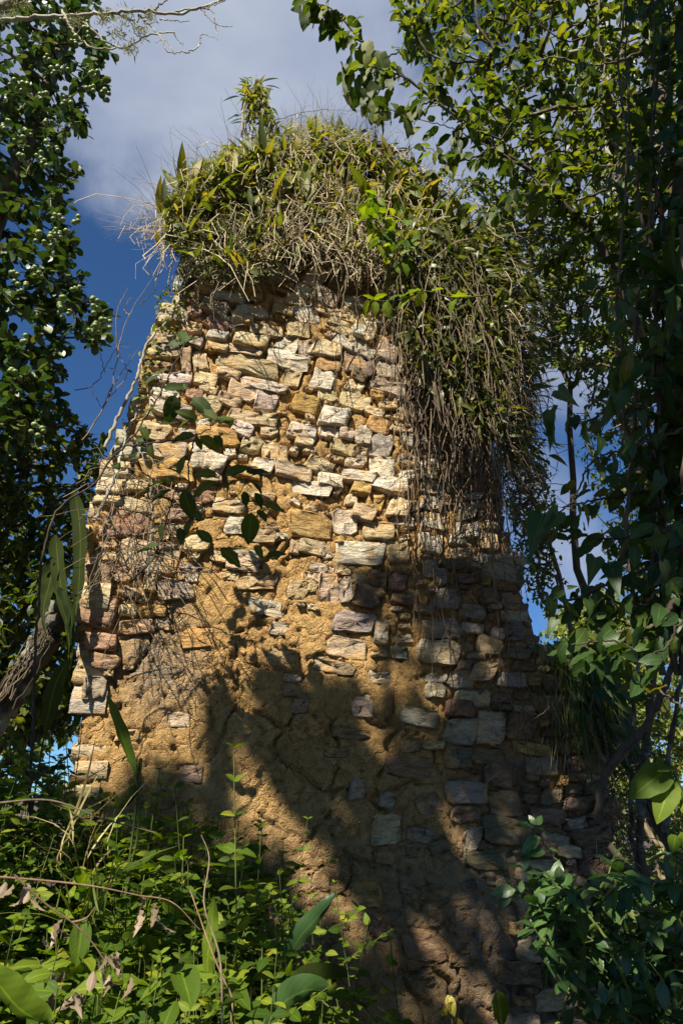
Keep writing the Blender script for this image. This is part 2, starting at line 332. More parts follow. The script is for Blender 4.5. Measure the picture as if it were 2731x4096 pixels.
def leafmesh(name, key, pos, d, n, size, rnd=None):
    pos = np.asarray(pos); N_ = len(pos); x, y, z = frames(d, n); size = np.broadcast_to(np.asarray(size, float), (N_,))
    if rnd is None: rnd = rng.random(N_)
    pick = rng.integers(0, len(T[key]), N_); Vs, Fs, Us, Rs, off = [], [], [], [], 0
    for k, (tv, tf, tu) in enumerate(T[key]):
        i = np.where(pick == k)[0]
        if not len(i): continue
        V = pos[i][:, None] + size[i][:, None, None]*(tv[None, :, 0:1]*x[i][:, None] + tv[None, :, 1:2]*y[i][:, None] + tv[None, :, 2:3]*z[i][:, None])
        nv = len(tv); Vs.append(V.reshape(-1, 3)); Fs.append((tf[None]+(np.arange(len(i))*nv)[:, None, None]).reshape(-1, 4)+off); off += nv*len(i)
        Us.append(np.tile(tu, (len(i), 1))); Rs.append(np.repeat(rnd[i], nv))
    return mk(name, np.concatenate(Vs), np.concatenate(Fs), np.concatenate(Rs), np.concatenate(Us))
_lm = {}
def leaf_proto(key, mat, k):
    kk = (key, mat.name, k)
    if kk not in _lm:
        tv, tf, tu = T[key][k]; me = mk('leaf', tv, tf, np.zeros(len(tv)), tu); me.materials.append(mat); _lm[kk] = me
    return _lm[kk]
def put_leaves(parent, key, mat, pos, d, n, size, single=300, name='leaf', rest='foliage'):
    """the leaves that show largest become objects of their own, the others one joined part"""
    pos = np.asarray(pos); N_ = len(pos); size = np.broadcast_to(np.asarray(size, float), (N_,))
    px, py, dep = proj(pos); inside = (dep > .3) & (px > -60) & (px < 2791) & (py > -60) & (py < 4156)
    score = np.where(inside, size/np.maximum(dep, .3)*(1+.0*dep), 0)
    order = np.argsort(-score); nin = int(inside.sum()); ns = min(single, nin)
    sel = order[:ns]; oth = order[ns:]
    x, y, z = frames(d, n)
    for i in sel:
        me = leaf_proto(key, mat, int(rng.integers(0, len(T[key]))))
        s = float(size[i]); m = Matrix((( *(x[i]*s), 0), (*(y[i]*s), 0), (*(z[i]*s), 0), (0, 0, 0, 1))).transposed()
        m.translation = Vector(pos[i]); link(name, me, None, parent, m)
    if len(oth):
        d = np.asarray(d); n = np.asarray(n)
        link(rest, leafmesh(rest, key, pos[oth], d[oth], n[oth], size[oth]), mat, parent, kind='stuff')

# ---- tubes
def edgetubes(name, A, B, ra, rb, sides=5, rnd=None):
    A = np.asarray(A); B = np.asarray(B); E = len(A); t = unit(B-A)
    ref = np.where(np.abs(t[:, 2:3]) > .9, np.array([[1., 0, 0]]), np.array([[0, 0, 1.]])); x = unit(np.cross(t, ref)); y = np.cross(t, x)
    th = np.arange(sides)*2*math.pi/sides; c, s = np.cos(th), np.sin(th)
    ring = c[None, :, None]*x[:, None]+s[None, :, None]*y[:, None]
    V = np.stack([A[:, None]+ring*np.asarray(ra)[:, None, None], B[:, None]+ring*np.asarray(rb)[:, None, None]], 1).reshape(-1, 3)
    i = np.arange(sides); j = (i+1) % sides; f = np.stack([i, j, j+sides, i+sides], 1)
    Fq = (f[None]+(np.arange(E)*2*sides)[:, None, None]).reshape(-1, 4)
    if rnd is None: rnd = rng.random(E)
    return mk(name, V, Fq, np.repeat(rnd, 2*sides))
def strands(name, P, R, sides=3, rnd=None):
    """P (M,K,3) polylines of equal length, R (M,K) radii"""
    P = np.asarray(P, float); M_, K, _ = P.shape; R = np.broadcast_to(R, (M_, K)); t = unit(np.gradient(P, axis=1))
    ref = np.array([.31, .77, .12]); x = unit(np.cross(t, np.broadcast_to(ref, t.shape))); y = np.cross(t, x)
    th = np.arange(sides)*2*math.pi/sides; ring = np.cos(th)[:, None]*x[:, :, None]+np.sin(th)[:, None]*y[:, :, None]
    V = (P[:, :, None]+ring*R[:, :, None, None]).reshape(-1, 3)
    i = np.arange(sides); j = (i+1) % sides; f = []
    for k in range(K-1): f.append(np.stack([i+k*sides, j+k*sides, j+(k+1)*sides, i+(k+1)*sides], 1))
    f = np.concatenate(f); Fq = (f[None]+(np.arange(M_)*K*sides)[:, None, None]).reshape(-1, 4)
    if rnd is None: rnd = rng.random(M_)
    return mk(name, V, Fq, np.repeat(rnd, K*sides))
def spline(pts, n):
    """smooth curve through the points"""
    pts = np.asarray(pts, float); k = len(pts); d = np.r_[0, np.cumsum(np.linalg.norm(np.diff(pts, axis=0), axis=1))]
    tq = np.linspace(0, d[-1], n); tang = np.gradient(pts, d, axis=0) if k > 2 else np.repeat([(pts[1]-pts[0])/d[-1]], 2, 0)
    i = np.clip(np.searchsorted(d, tq, side='right')-1, 0, k-2); h = (d[i+1]-d[i])[:, None]; s = ((tq-d[i])[:, None])/h
    return (2*s**3-3*s**2+1)*pts[i]+(s**3-2*s**2+s)*h*tang[i]+(-2*s**3+3*s**2)*pts[i+1]+(s**3-s**2)*h*tang[i+1]
def limb(name, pts, r0, r1, n=24, sides=8, wob=.0):
    P = spline(pts, n)
    if wob: P[1:-1] += rng.normal(size=(n-2, 3))*wob
    R = np.linspace(r0, r1, n)*(1+.12*rng.normal(size=n)*(1 if r0 > .02 else .5))
    R = np.maximum(R, r1*.6)
    return strands(name, P[None], R[None], sides)
def trace(pp, Y):
    pp = np.asarray(pp, float); Ys = np.asarray(Y, float) if np.ndim(Y) else np.full(len(pp), Y)
    return W(pp[:, 0], pp[:, 1], Ys)
def grow(roots, targets, seg=.18, jit=.10, sag=.05, rt=.003, pw=.45, rmax=.08):
    pos = [np.asarray(p) for p in roots]; par = [-1]+list(range(len(roots)-1)); isr = len(roots)
    arr = np.array(pos); tg = np.asarray(targets); d0 = np.min(np.linalg.norm(tg[:, None]-arr[None], axis=2), axis=1)
    tips = []
    cap = np.zeros((len(roots)+len(tg)*40, 3)); cap[:len(arr)] = arr; n = len(arr)
    for ti in np.argsort(d0):
        t = tg[ti]; d = np.linalg.norm(cap[:n]-t, axis=1); i = int(np.argmin(d)); dist = d[i]
        k = int(np.clip(math.ceil(dist/seg), 2, 30)); a = cap[i].copy(); prev = i; off = rng.normal(size=3)*dist*jit
        for q in range(1, k+1):
            s = q/k; p = a+(t-a)*s+off*math.sin(math.pi*s)+np.array([0, 0, -sag*dist*math.sin(math.pi*s)])
            if q < k: p = p+rng.normal(size=3)*seg*jit*.6
            cap[n] = p; par.append(prev); prev = n; n += 1
        tips.append(prev)
    par = np.array(par); w = np.zeros(n); w[tips] = 1; w[isr-1] += 1
    for i in range(n-1, 0, -1):
        if par[i] >= 0: w[par[i]] += w[i]
    r = np.minimum(rt*np.maximum(w, 1)**pw, rmax)
    e = np.where(par >= 0)[0]; e = e[e >= isr]
    tipi = np.array(tips); td = unit(cap[tipi]-cap[par[tipi]])
    return cap[par[e]], cap[e], np.minimum(r[par[e]], r[e]*1.6), r[e], cap[tipi], td
def pip(poly, x, y):
    poly = np.asarray(poly, float); c = np.zeros(np.shape(x), bool); j = len(poly)-1
    for i in range(len(poly)):
        xi, yi = poly[i]; xj, yj = poly[j]
        c ^= ((yi > y) != (yj > y)) & (x < (xj-xi)*(y-yi)/((yj-yi) if yj != yi else 1e-9)+xi); j = i
    return c
def spoly(poly, n):
    poly = np.asarray(poly, float); lo, hi = poly.min(0), poly.max(0); out = np.zeros((0, 2))
    while len(out) < n:
        q = lo+(hi-lo)*rng.random((n*2, 2)); out = np.r_[out, q[pip(poly, q[:, 0], q[:, 1])]]
    return out[:n]
def vnoise(x, y, seed=0):
    r = np.random.default_rng(seed).random((64, 64)); xi = np.floor(x).astype(int); yi = np.floor(y).astype(int); fx = x-xi; fy = y-yi
    fx = fx*fx*(3-2*fx); fy = fy*fy*(3-2*fy); g = lambda a, b: r[a % 64, b % 64]
    return (g(xi, yi)*(1-fx)+g(xi+1, yi)*fx)*(1-fy)+(g(xi, yi+1)*(1-fx)+g(xi+1, yi+1)*fx)*fy
def fbm(x, y, f, o=4, seed=0):
    v = 0; a = .5; t = 0
    for k in range(o): v = v+a*vnoise(x*f+17.3*k, y*f+9.1*k, seed+k); t += a; f *= 2; a *= .5
    return v/t
def tipleaves(tips, td, k, size, droop=.4, spread=1.0, back=.06, upn=1.0):
    """k leaves fanned round each twig end"""
    n = len(tips); P, D, Nn, S = [], [], [], []
    for j in range(k):
        b = (rng.random(n)**1.3*back)[:, None]
        d = unit(td*.5+rvec(n)*spread+np.array([0, 0, -droop]))
        nn = unit(np.array([0, 0, upn])+SUN*.5*upn+rvec(n)*.6)
        P.append(tips-td*b+rvec(n)*.006); D.append(d); Nn.append(nn); S.append(size*rng.uniform(.65, 1.2, n))
    return np.concatenate(P), np.concatenate(D), np.concatenate(Nn), np.concatenate(S)

# ------------------------------------------------------------------ ground
g = np.linspace(-1, 1, 121); gx = np.sign(g)*np.abs(g)**2.4*900
GX, GY = np.meshgrid(gx, gx+6, indexing='ij')
GZ = (fbm(GX, GY, .6, 3, 5)-.5)*.22*(np.hypot(GX, GY) < 60)+np.clip(np.hypot(GX, GY-4)-25, 0, None)*.02
idx = np.arange(121*121).reshape(121, 121)
gf = np.stack([idx[:-1, :-1], idx[1:, :-1], idx[1:, 1:], idx[:-1, 1:]], -1).reshape(-1, 4)
link('ground', mk('ground', np.stack([GX, GY, GZ-.08], -1), gf), M['soil'], kind='structure')

# ------------------------------------------------------------------ the ruined wall
Y0, K = 4.2, .25
ALPHA = math.atan(K); EU = np.array([math.cos(ALPHA), math.sin(ALPHA), 0]); EN = np.array([math.sin(ALPHA), -math.cos(ALPHA), 0]); EO = np.array([0, Y0, 0.])
def wall_uz(px, py):
    d = ray(px, py); s = Y0/(d[..., 1]-K*d[..., 0]); P = CAM+d*s[..., None]
    return (P-EO) @ EU, P[..., 2]
def wall_P(u, z, h=0.0):
    u = np.asarray(u, float); return EO+u[..., None]*EU+np.asarray(z, float)[..., None]*np.array([0, 0, 1.])+np.broadcast_to(np.asarray(h, float), u.shape)[..., None]*EN
OUT = [(800, 1010), (760, 1100), (685, 1225), (605, 1335), (565, 1490), (545, 1640), (500, 1750), (430, 1900), (375, 2050), (330, 2250), (315, 2480), (330, 2800), (305, 3050), (280, 3400), (230, 5300),
       (2560, 5300), (2480, 3900), (2455, 3400), (2440, 3150), (2390, 2930), (2330, 2700), (2180, 2610), (2120, 2500), (2085, 2370), (2080, 2250), (2015, 2130), (2000, 1950), (1960, 1780),
       (1930, 1500), (1900, 1200), (1800, 980), (1650, 860), (1450, 800), (1200, 800), (950, 860)]
OU, OZ = wall_uz(np.array([p[0] for p in OUT]), np.array([p[1] for p in OUT])); OZ = np.maximum(OZ, -.25)
OUTUZ = np.c_[OU, OZ]
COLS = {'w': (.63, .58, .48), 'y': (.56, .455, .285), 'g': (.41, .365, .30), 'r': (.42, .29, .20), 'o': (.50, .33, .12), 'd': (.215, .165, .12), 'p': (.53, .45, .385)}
ST = """860,1234,122,50,20,g;864,1299,96,42,25,r;867,1347,80,34,8,w;1001,1368,145,54,12,y;975,1404,134,34,12,y;983,1460,250,64,14,y;910,1498,100,34,12,y;1060,1545,190,40,18,w;971,1555,122,76,18,y
802,1448,54,80,0,y;745,1444,42,88,0,r;825,1521,92,44,15,y;837,1556,70,34,20,y;848,1616,84,50,10,y;917,1601,90,38,15,y;1066,1608,90,70,8,p;661,1352,88,50,-5,r;691,1280,115,46,5,g;661,1405,126,44,5,g;779,1580,70,40,10,r;626,1460,115,30,10,r;814,1153,76,34,5,y;867,1393,84,28,10,y
1261,1111,75,85,35,g;1219,1161,84,42,10,w;1299,1199,107,57,25,g;1184,1203,90,44,10,y;1226,1260,104,56,12,w;1131,1241,76,36,8,y;1300,1243,110,32,14,y;1398,1126,165,70,14,d;1418,1207,84,42,8,w;1395,1264,88,60,22,y;1356,1306,107,52,30,y;1456,1329,95,76,28,w;1192,1318,92,65,8,y;1150,1379,92,58,10,w;1219,1398,56,72,0,g;1150,1446,160,54,18,w;1307,1402,122,57,12,y;1390,1370,100,56,30,w;1462,1406,80,48,30,g;1437,1456,130,80,18,d;1551,1412,84,72,25,g;1551,1484,100,56,15,g;1314,1467,100,46,8,o;1291,1522,80,72,12,w;1165,1515,70,64,12,y;1434,1512,65,40,18,d;1418,1552,76,38,15,y;1551,1545,160,48,18,g;1218,1616,104,66,15,o;1334,1668,115,72,12,w;1418,1606,115,62,15,y
978,1669,126,46,12,y;967,1717,84,50,28,w;1068,1682,80,44,8,y;615,1730,130,65,12,y;684,1807,134,70,8,g;856,1857,84,72,12,w;795,1850,56,56,0,g;1005,1776,84,57,15,y;1078,1800,60,75,3,y;1050,1866,88,54,15,w;1075,1728,75,28,5,y;845,1914,80,28,5,y;921,1812,42,26,0,w;813,1985,86,46,8,r;917,2025,120,50,10,y;944,2102,84,62,5,w;1050,1987,100,28,6,y;790,2178,100,62,4,y;875,2225,62,40,5,y;975,2224,126,46,8,w;1051,2140,96,50,8,y;707,2059,92,46,5,r;700,1980,56,44,0,r
1211,1723,110,46,14,w;1215,1776,74,32,10,w;1314,1730,80,38,10,w;1385,1742,58,44,15,g;1448,1746,66,72,0,g;1375,1790,106,48,18,y;1437,1820,62,42,15,y;1517,1784,90,76,8,g;1525,1872,88,70,8,w;1280,1864,116,48,18,y;1176,1887,152,54,14,y;1318,1922,96,46,8,w;1429,1908,122,42,10,w;1555,1938,134,62,12,w;1441,1960,76,42,10,o;1128,1815,44,58,5,y;1176,1803,36,22,20,w;1513,1711,92,58,20,o;1406,1998,50,36,0,y;1495,2012,70,54,8,o;1590,2033,84,70,8,y;1180,2010,44,24,25,w;1242,2032,52,20,20,w;1307,2052,28,14,0,w;1379,2094,100,96,10,w;1241,2105,166,90,8,o;1513,2124,112,74,8,y;1453,2055,86,58,20,y;1123,2144,50,28,0,w;1177,2190,34,52,15,g;1250,2190,120,60,14,y;1303,2215,40,46,-30,w;1441,2212,195,84,5,w;1383,2160,88,24,4,o;1592,2208,86,72,5,y
1272,2273,72,34,8,w;1320,2281,28,26,0,w;1245,2315,80,38,10,w;1190,2357,88,74,8,y;1249,2352,40,32,5,y;1314,2358,78,100,3,p;1383,2362,48,98,0,g;1468,2390,114,78,15,d;1510,2318,76,60,10,d;1590,2325,66,68,10,d;1615,2399,100,42,5,d;1433,2318,54,40,15,y;1375,2284,60,32,10,y;1383,2592,145,72,8,p;1330,2667,168,50,14,g;1525,2533,48,80,5,g;1249,2430,52,22,5,w;1203,2418,34,14,10,w;1420,2490,160,74,6,g;1177,2763,104,50,4,d;1447,2822,78,80,0,p;1521,2709,84,46,5,g;1594,2614,64,44,10,g
1064,2434,138,56,8,w;988,2606,74,80,0,o;1130,2625,122,48,8,y;1165,2711,76,30,8,p;1026,2334,160,54,-4,y;973,2265,136,42,6,w;923,2304,66,30,8,y;1198,2824,70,54,0,g
388,2307,130,90,0,r;491,2292,84,60,5,r;392,2440,156,116,10,r;602,2327,50,64,0,y;698,2361,142,74,5,g;652,2495,76,46,0,g;786,2552,126,84,-4,o;407,2570,122,58,5,r;420,2648,110,54,8,r;377,2755,84,90,5,g;714,2880,100,56,0,w
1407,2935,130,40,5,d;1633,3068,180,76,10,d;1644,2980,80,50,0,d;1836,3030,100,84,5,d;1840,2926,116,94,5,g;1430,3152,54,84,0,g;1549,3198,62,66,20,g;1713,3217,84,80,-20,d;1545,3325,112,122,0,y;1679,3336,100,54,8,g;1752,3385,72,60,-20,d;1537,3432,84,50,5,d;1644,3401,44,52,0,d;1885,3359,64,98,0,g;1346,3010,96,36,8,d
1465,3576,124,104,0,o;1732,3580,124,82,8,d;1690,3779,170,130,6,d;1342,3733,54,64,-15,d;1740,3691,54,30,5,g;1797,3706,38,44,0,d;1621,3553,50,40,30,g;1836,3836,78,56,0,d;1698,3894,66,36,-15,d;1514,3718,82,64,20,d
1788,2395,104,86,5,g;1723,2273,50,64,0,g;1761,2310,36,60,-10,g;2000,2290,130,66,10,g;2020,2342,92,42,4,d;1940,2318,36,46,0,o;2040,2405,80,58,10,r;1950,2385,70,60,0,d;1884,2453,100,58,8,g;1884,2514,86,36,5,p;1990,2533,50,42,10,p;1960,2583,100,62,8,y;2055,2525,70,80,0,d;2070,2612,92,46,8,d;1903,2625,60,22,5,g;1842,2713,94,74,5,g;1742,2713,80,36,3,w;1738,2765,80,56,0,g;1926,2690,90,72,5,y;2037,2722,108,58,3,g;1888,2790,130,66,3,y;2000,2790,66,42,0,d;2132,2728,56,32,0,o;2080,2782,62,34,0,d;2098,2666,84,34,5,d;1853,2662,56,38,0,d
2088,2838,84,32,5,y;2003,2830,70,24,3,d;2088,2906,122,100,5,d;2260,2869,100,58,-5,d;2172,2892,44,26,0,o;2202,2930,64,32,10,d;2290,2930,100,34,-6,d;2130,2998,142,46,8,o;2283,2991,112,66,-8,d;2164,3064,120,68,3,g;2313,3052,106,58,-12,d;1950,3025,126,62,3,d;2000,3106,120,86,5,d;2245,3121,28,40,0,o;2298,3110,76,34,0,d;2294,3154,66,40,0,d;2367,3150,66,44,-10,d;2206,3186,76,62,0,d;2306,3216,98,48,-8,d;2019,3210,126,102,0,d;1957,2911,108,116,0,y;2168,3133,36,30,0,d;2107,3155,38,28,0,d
1719,1876,70,70,3,w;1726,1948,86,54,8,g;1730,2008,86,60,8,g;1730,2082,90,60,10,w;1726,2174,90,68,10,w;1868,2121,90,60,5,p;1914,1933,68,62,5,r;1864,1841,62,46,5,g;1960,1880,56,44,8,d;1950,2033,74,86,5,d;1950,2160,86,72,5,y;1890,1984,74,32,5,w;1866,2048,66,62,0,g;1980,2237,150,42,8,g"""
stones = []      # (centre uz, polygon uz relative, protrusion, colour)
GRID = .015; ulo, uhi = OU.min()-.1, OU.max()+.1; zlo, zhi = -.25, OZ.max()+.05
nu, nz = int((uhi-ulo)/GRID)+1, int((zhi-zlo)/GRID)+1
UU, ZZ = np.meshgrid(ulo+np.arange(nu)*GRID, zlo+np.arange(nz)*GRID, indexing='ij')
DF = np.full(UU.shape, 9.0); SPR = np.zeros(UU.shape)
NS = 14
def stone_poly(w, h, ang, p=None):
    # a broken block: four uneven corners, some knocked off, edges slightly ragged
    cr_ = np.array([(-1, -1), (1, -1), (1, 1), (-1, 1)], float)*rng.uniform(.80, 1.06, (4, 2)); pts = []
    for q in range(4):
        a, b, c_ = cr_[q-1], cr_[q], cr_[(q+1) % 4]; f = rng.choice([.1, .16, .3, .5])
        pts += [b+(a-b)*f*rng.uniform(.6, 1)*.5, b+(c_-b)*f*rng.uniform(.6, 1)*.5]
    pts = np.array(pts); nx_ = np.roll(pts, -1, 0); ex = []
    for q in range(8):
        ex.append(pts[q])
        if q % 2: ex += [pts[q]*.66+nx_[q]*.34, pts[q]*.33+nx_[q]*.67] if q in (1, 5) else [pts[q]*.5+nx_[q]*.5]
    ex = np.array(ex)*(1+rng.normal(size=(len(ex), 1))*.035); x, y = ex[:, 0]*w/2, ex[:, 1]*h/2; x = x+y*rng.uniform(-.25, .25)
    c, s = math.cos(ang), math.sin(ang); return x*c-y*s, x*s+y*c
def radial(poly, du, dz):
    a = np.arctan2(poly[:, 1], poly[:, 0]); o = np.argsort(a); R = np.hypot(poly[:, 0], poly[:, 1])[o]
    ph = np.arctan2(dz, du); return np.interp(ph, a[o], R, period=2*math.pi)
def window(c, rad):
    i0, i1 = int((c[0]-rad-ulo)/GRID), int((c[0]+rad-ulo)/GRID)+2; j0, j1 = int((c[1]-rad-zlo)/GRID), int((c[1]+rad-zlo)/GRID)+2
    return slice(max(i0, 0), max(i1, 0)), slice(max(j0, 0), max(j1, 0))
def density(px, py):
    """1 where the stones stand bare, 0 where the earth render still covers them"""
    d = np.ones(np.shape(px))
    plaster = [([(760, 2330), (1000, 2240), (1200, 2290), (1180, 2480), (1400, 2440), (1420, 2640), (1560, 2650), (1660, 2560), (1720, 2700), (1640, 3000), (1800, 3100), (1800, 3400), (2050, 3500), (2050, 5300), (300, 5300), (330, 2900), (480, 2760), (560, 2560), (640, 2420)], .0),
               ([(1090, 1935), (1260, 1960), (1380, 1990), (1370, 2050), (1230, 2020), (1080, 2020)], .0), ([(800, 1950), (1090, 1900), (1400, 2040), (1640, 2240), (1300, 2500), (800, 2400)], .3)]
    for poly, v in plaster[::-1]: d = np.where(pip(poly, px, py), np.minimum(d, v), d)
    return d
def add_stone(c, poly, prot, colour):
    q_ = proj(wall_P(np.array(c[0]), np.array(c[1]))); dn_ = float(density(np.array(float(q_[0])), np.array(float(q_[1])))); m_ = .5*(1-dn_)*rng.uniform(.3, 1.2) if dn_ < .5 else (.25*rng.random() if q_[1] > 2300 else .12*rng.random())
    colour = colour*(1-m_)+np.array([.47, .30, .135])*m_     # earth smeared over rendered stones; low ones also warmed against blue skylight
    stones.append((c, poly, prot, colour)); rad = np.hypot(poly[:, 0], poly[:, 1]).max(); a, b = window(c, rad+.15)
    du, dz = UU[a, b]-c[0], ZZ[a, b]-c[1]; R = radial(poly, du, dz); d = np.hypot(du, dz)-R
    nearer = d < DF[a, b]; SPR[a, b] = np.where(nearer, prot, SPR[a, b]); DF[a, b] = np.minimum(DF[a, b], d)
def jcol(k): return np.clip(np.array(COLS[k])*rng.uniform(.82, 1.15)+rng.normal(size=3)*.012, .05, .7)
for row in ST.replace('\n', ';').split(';'):
    x, y, w, h, a, k = row.split(','); x, y, w, h, a = map(float, (x, y, w, h, a))
    X, Yp = stone_poly(w*1.10, h*1.14, math.radians(a)); u, z = wall_uz(x+X, y+Yp); cu, cz = wall_uz(x, y)
    dn = float(density(np.array(x), np.array(y)))
    add_stone((float(cu), float(cz)), np.c_[u-cu, z-cz][::-1], rng.choice([.008, .014, .02, .028, .04])*(.35+.65*dn)*rng.uniform(.8, 1.2) if y < 2950 or x > 1900 else rng.uniform(.006, .014), jcol(k))
n_traced = len(stones)
# the remaining stones: ever smaller ones dropped into the space that is left
cand = rng.random((16000, 2))*[uhi-ulo, zhi-zlo]+[ulo, zlo]
cand = cand[pip(OUTUZ, cand[:, 0], cand[:, 1])]
cpx, cpy, _ = proj(wall_P(cand[:, 0], cand[:, 1])); cden = density(cpx, cpy)
for q in range(len(cand)):
    if cpy[q] > 4400: continue
    f = q/len(cand); wmax = .34*(1-f)**1.3+.07; dn = cden[q]
    if rng.random() > (.04+.96*dn)*(1 if dn > .3 else .3): continue
    if cpy[q] > 2400 and 700 < cpx[q] < 1850 and rng.random() < .6: continue
    w = wmax*rng.uniform(.6, 1); h = w*rng.uniform(.36, .62)
    if dn < .2: w *= .55; h = w*rng.uniform(.5, .8)
    i, j = int((cand[q, 0]-ulo)/GRID), int((cand[q, 1]-zlo)/GRID)
    if DF[i, j] < h*.38: continue
    # test along its length too
    ok = True
    for s in (-.42, .42):
        ii = min(max(int((cand[q, 0]+s*w-ulo)/GRID), 0), nu-1)
        if DF[ii, j] < h*.17: ok = False
    if not ok or not pip(OUTUZ, cand[q, 0]+np.array([-.42, .42])*w, np.array([cand[q, 1]]*2)).all(): continue
    X, Yp = stone_poly(w, h, math.radians(rng.normal()*5)); px, py = cpx[q], cpy[q]
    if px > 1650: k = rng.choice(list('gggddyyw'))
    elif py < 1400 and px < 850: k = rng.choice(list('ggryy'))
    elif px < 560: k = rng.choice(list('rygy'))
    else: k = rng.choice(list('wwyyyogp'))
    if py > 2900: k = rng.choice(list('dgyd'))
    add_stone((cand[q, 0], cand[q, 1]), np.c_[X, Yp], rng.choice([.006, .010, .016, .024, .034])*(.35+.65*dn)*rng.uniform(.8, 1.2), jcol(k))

def stone_mesh(poly, prot, colour, back=-.12, rough=.007):
    rings = [(1.02, back), (1.0, prot*.55), (.965, prot*.92), (.90, prot*1.0), (.5, prot*1.02)]
    tilt = rng.normal(size=2)*np.array([.06, .11]); V = []; n = len(poly); size = np.hypot(poly[:, 0], poly[:, 1]).mean()
    for q, (s, dp) in enumerate(rings):
        jit = rng.normal(size=(n, 2))*size*(.045 if q else 0)
        p = poly*s+jit*(1 if q > 1 else .5)
        hgt = dp+(p @ tilt)*(q > 0)+rng.normal(size=n)*rough*(0 if q == 0 else .7 if q < 3 else 1.0)
        V.append(np.c_[p[:, 0], hgt, p[:, 1]])
    V.append([[0, prot*1.02+rng.normal()*rough, 0]]*n)
    V = np.concatenate([np.asarray(v) for v in V]); i = np.arange(n); j = (i+1) % n
    Fq = np.concatenate([np.stack([i+k*n, j+k*n, j+(k+1)*n, i+(k+1)*n], 1) for k in range(len(rings))])
    return V, Fq, np.tile(colour, (len(V), 1))
# local x = along the wall, local y = out of it, local z = up
WB = Matrix(((EU[0], EN[0], 0, 0), (EU[1], EN[1], 0, 0), (0, 0, 1, 0), (0, 0, 0, 1)))
wall = thing('ruined_wall', wall_P(np.array(0.), np.array(0.)), 'tall crumbling wall of rubble stones in ochre earth mortar, overgrown at the top', 'wall')
area = []
for c, poly, prot, k in stones:
    px, py, dep = proj(wall_P(np.array(c[0]), np.array(c[1]))); vis = (0 < px < 2731) and (950 < py < 4096) and not (px < 1000 and py > 3250)
    area.append((np.ptp(poly[:, 0])*np.ptp(poly[:, 1])/dep**2) if vis else 0)
order = np.argsort(-np.array(area)); rV, rF, rC, off = [], [], [], 0
def flip(Fq): return Fq[:, ::-1]
for rank, i in enumerate(order):
    c, poly, prot, k = stones[i]; V, Fq, C_ = stone_mesh(poly, prot, k)
    if rank < 300:
        m = WB.copy(); m.translation = Vector(wall_P(np.array(c[0]), np.array(c[1])))
        link('stone', mk('stone', V, Fq, colr=C_), M['stone'], wall, m)
    else:
        rV.append(V+np.array([c[0], 0, c[1]])); rF.append(Fq+off); rC.append(C_); off += len(V)
# stones turning the corner into the thickness of the wall, down both broken edges
for side, pts in (('l', OUTUZ[:14]), ('r', OUTUZ[15:30])):
    P = spline(np.c_[pts, np.zeros(len(pts))], 200)[:, :2]; s = 0
    dlen = np.r_[0, np.cumsum(np.linalg.norm(np.diff(P, axis=0), axis=1))]
    while s < dlen[-1]:
        h = rng.uniform(.07, .15); i = int(np.searchsorted(dlen, s)); i = min(i, len(P)-1)
        for dq in np.arange(-.04, -.66, -.26):
            w = rng.uniform(.2, .34); X, Yp = stone_poly(w, h*1.1, 0)
            V, Fq, C_ = stone_mesh(np.c_[X, Yp], rng.uniform(.005, .035), jcol(rng.choice(list('ygyd' if side == 'l' else 'gdyd'))), -.15)
            # turn so that it faces sideways
            V2 = np.c_[V[:, 1]*(1 if side == 'r' else -1), V[:, 0]*(-1 if side == 'r' else 1), V[:, 2]]
            rV.append(V2+np.array([P[i, 0]+rng.normal()*.02, dq-.1, P[i, 1]])); rF.append(Fq+off); rC.append(C_); off += len(V)
        s += h*1.05
link('smaller_stones', mk('smaller_stones', np.concatenate(rV), np.concatenate(rF), colr=np.concatenate(rC)), M['stone'], wall,
     Matrix.Translation(Vector(EO)) @ WB, kind='stuff')
# mortar: relief sheet with the joints sunk between the stones and cracks across the render
GP = wall_P(UU, ZZ); gpx, gpy, _ = proj(GP); DEN = density(gpx, gpy)
for _ in range(5): DEN = (DEN+np.roll(DEN, 2, 0)+np.roll(DEN, -2, 0)+np.roll(DEN, 2, 1)+np.roll(DEN, -2, 1))/5
H = -.010*DEN+.008*(1-DEN)
H += (fbm(UU, ZZ, 1.3, 2, 1)-.5)*.03+(fbm(UU, ZZ, 9, 4, 2)-.5)*(.014+.03*DEN)
H += rng.normal(size=UU.shape)*.0016+(fbm(UU, ZZ, 26, 3, 12)-.5)*(.016+.012*DEN)
H -= np.clip(fbm(UU, ZZ, 18, 2, 15)-.70, 0, 1)*.10
near = np.exp(-(np.clip(DF, 0, None)/.018)**2); H -= near*(.026*DEN+.002)*np.clip(2.4*fbm(UU, ZZ, 4, 2, 9)-.55, 0, 1.6)
wu, wz = UU+(fbm(UU, ZZ, 5, 3, 20)-.5)*.22, ZZ+(fbm(UU, ZZ, 5, 3, 30)-.5)*.22
def crack(cell, width, depth, seed):
    r = np.random.default_rng(seed); off_ = r.random((256, 256, 2)); a, b = wu/cell, wz/cell; ai, bi = np.floor(a).astype(int), np.floor(b).astype(int)
    f1 = np.full(a.shape, 9.); f2 = f1.copy()
    for i in (-1, 0, 1):
        for j in (-1, 0, 1):
            o = off_[(ai+i) % 256, (bi+j) % 256]; d = np.hypot(ai+i+o[..., 0]-a, bi+j+o[..., 1]-b)
            f2 = np.where(d < f1, f1, np.minimum(f2, d)); f1 = np.minimum(f1, d)
    return depth*np.exp(-(((f2-f1)*cell)/width)**2)
patchy = np.clip((fbm(UU, ZZ, 2.2, 2, 41)-.40)*6, 0, 1)
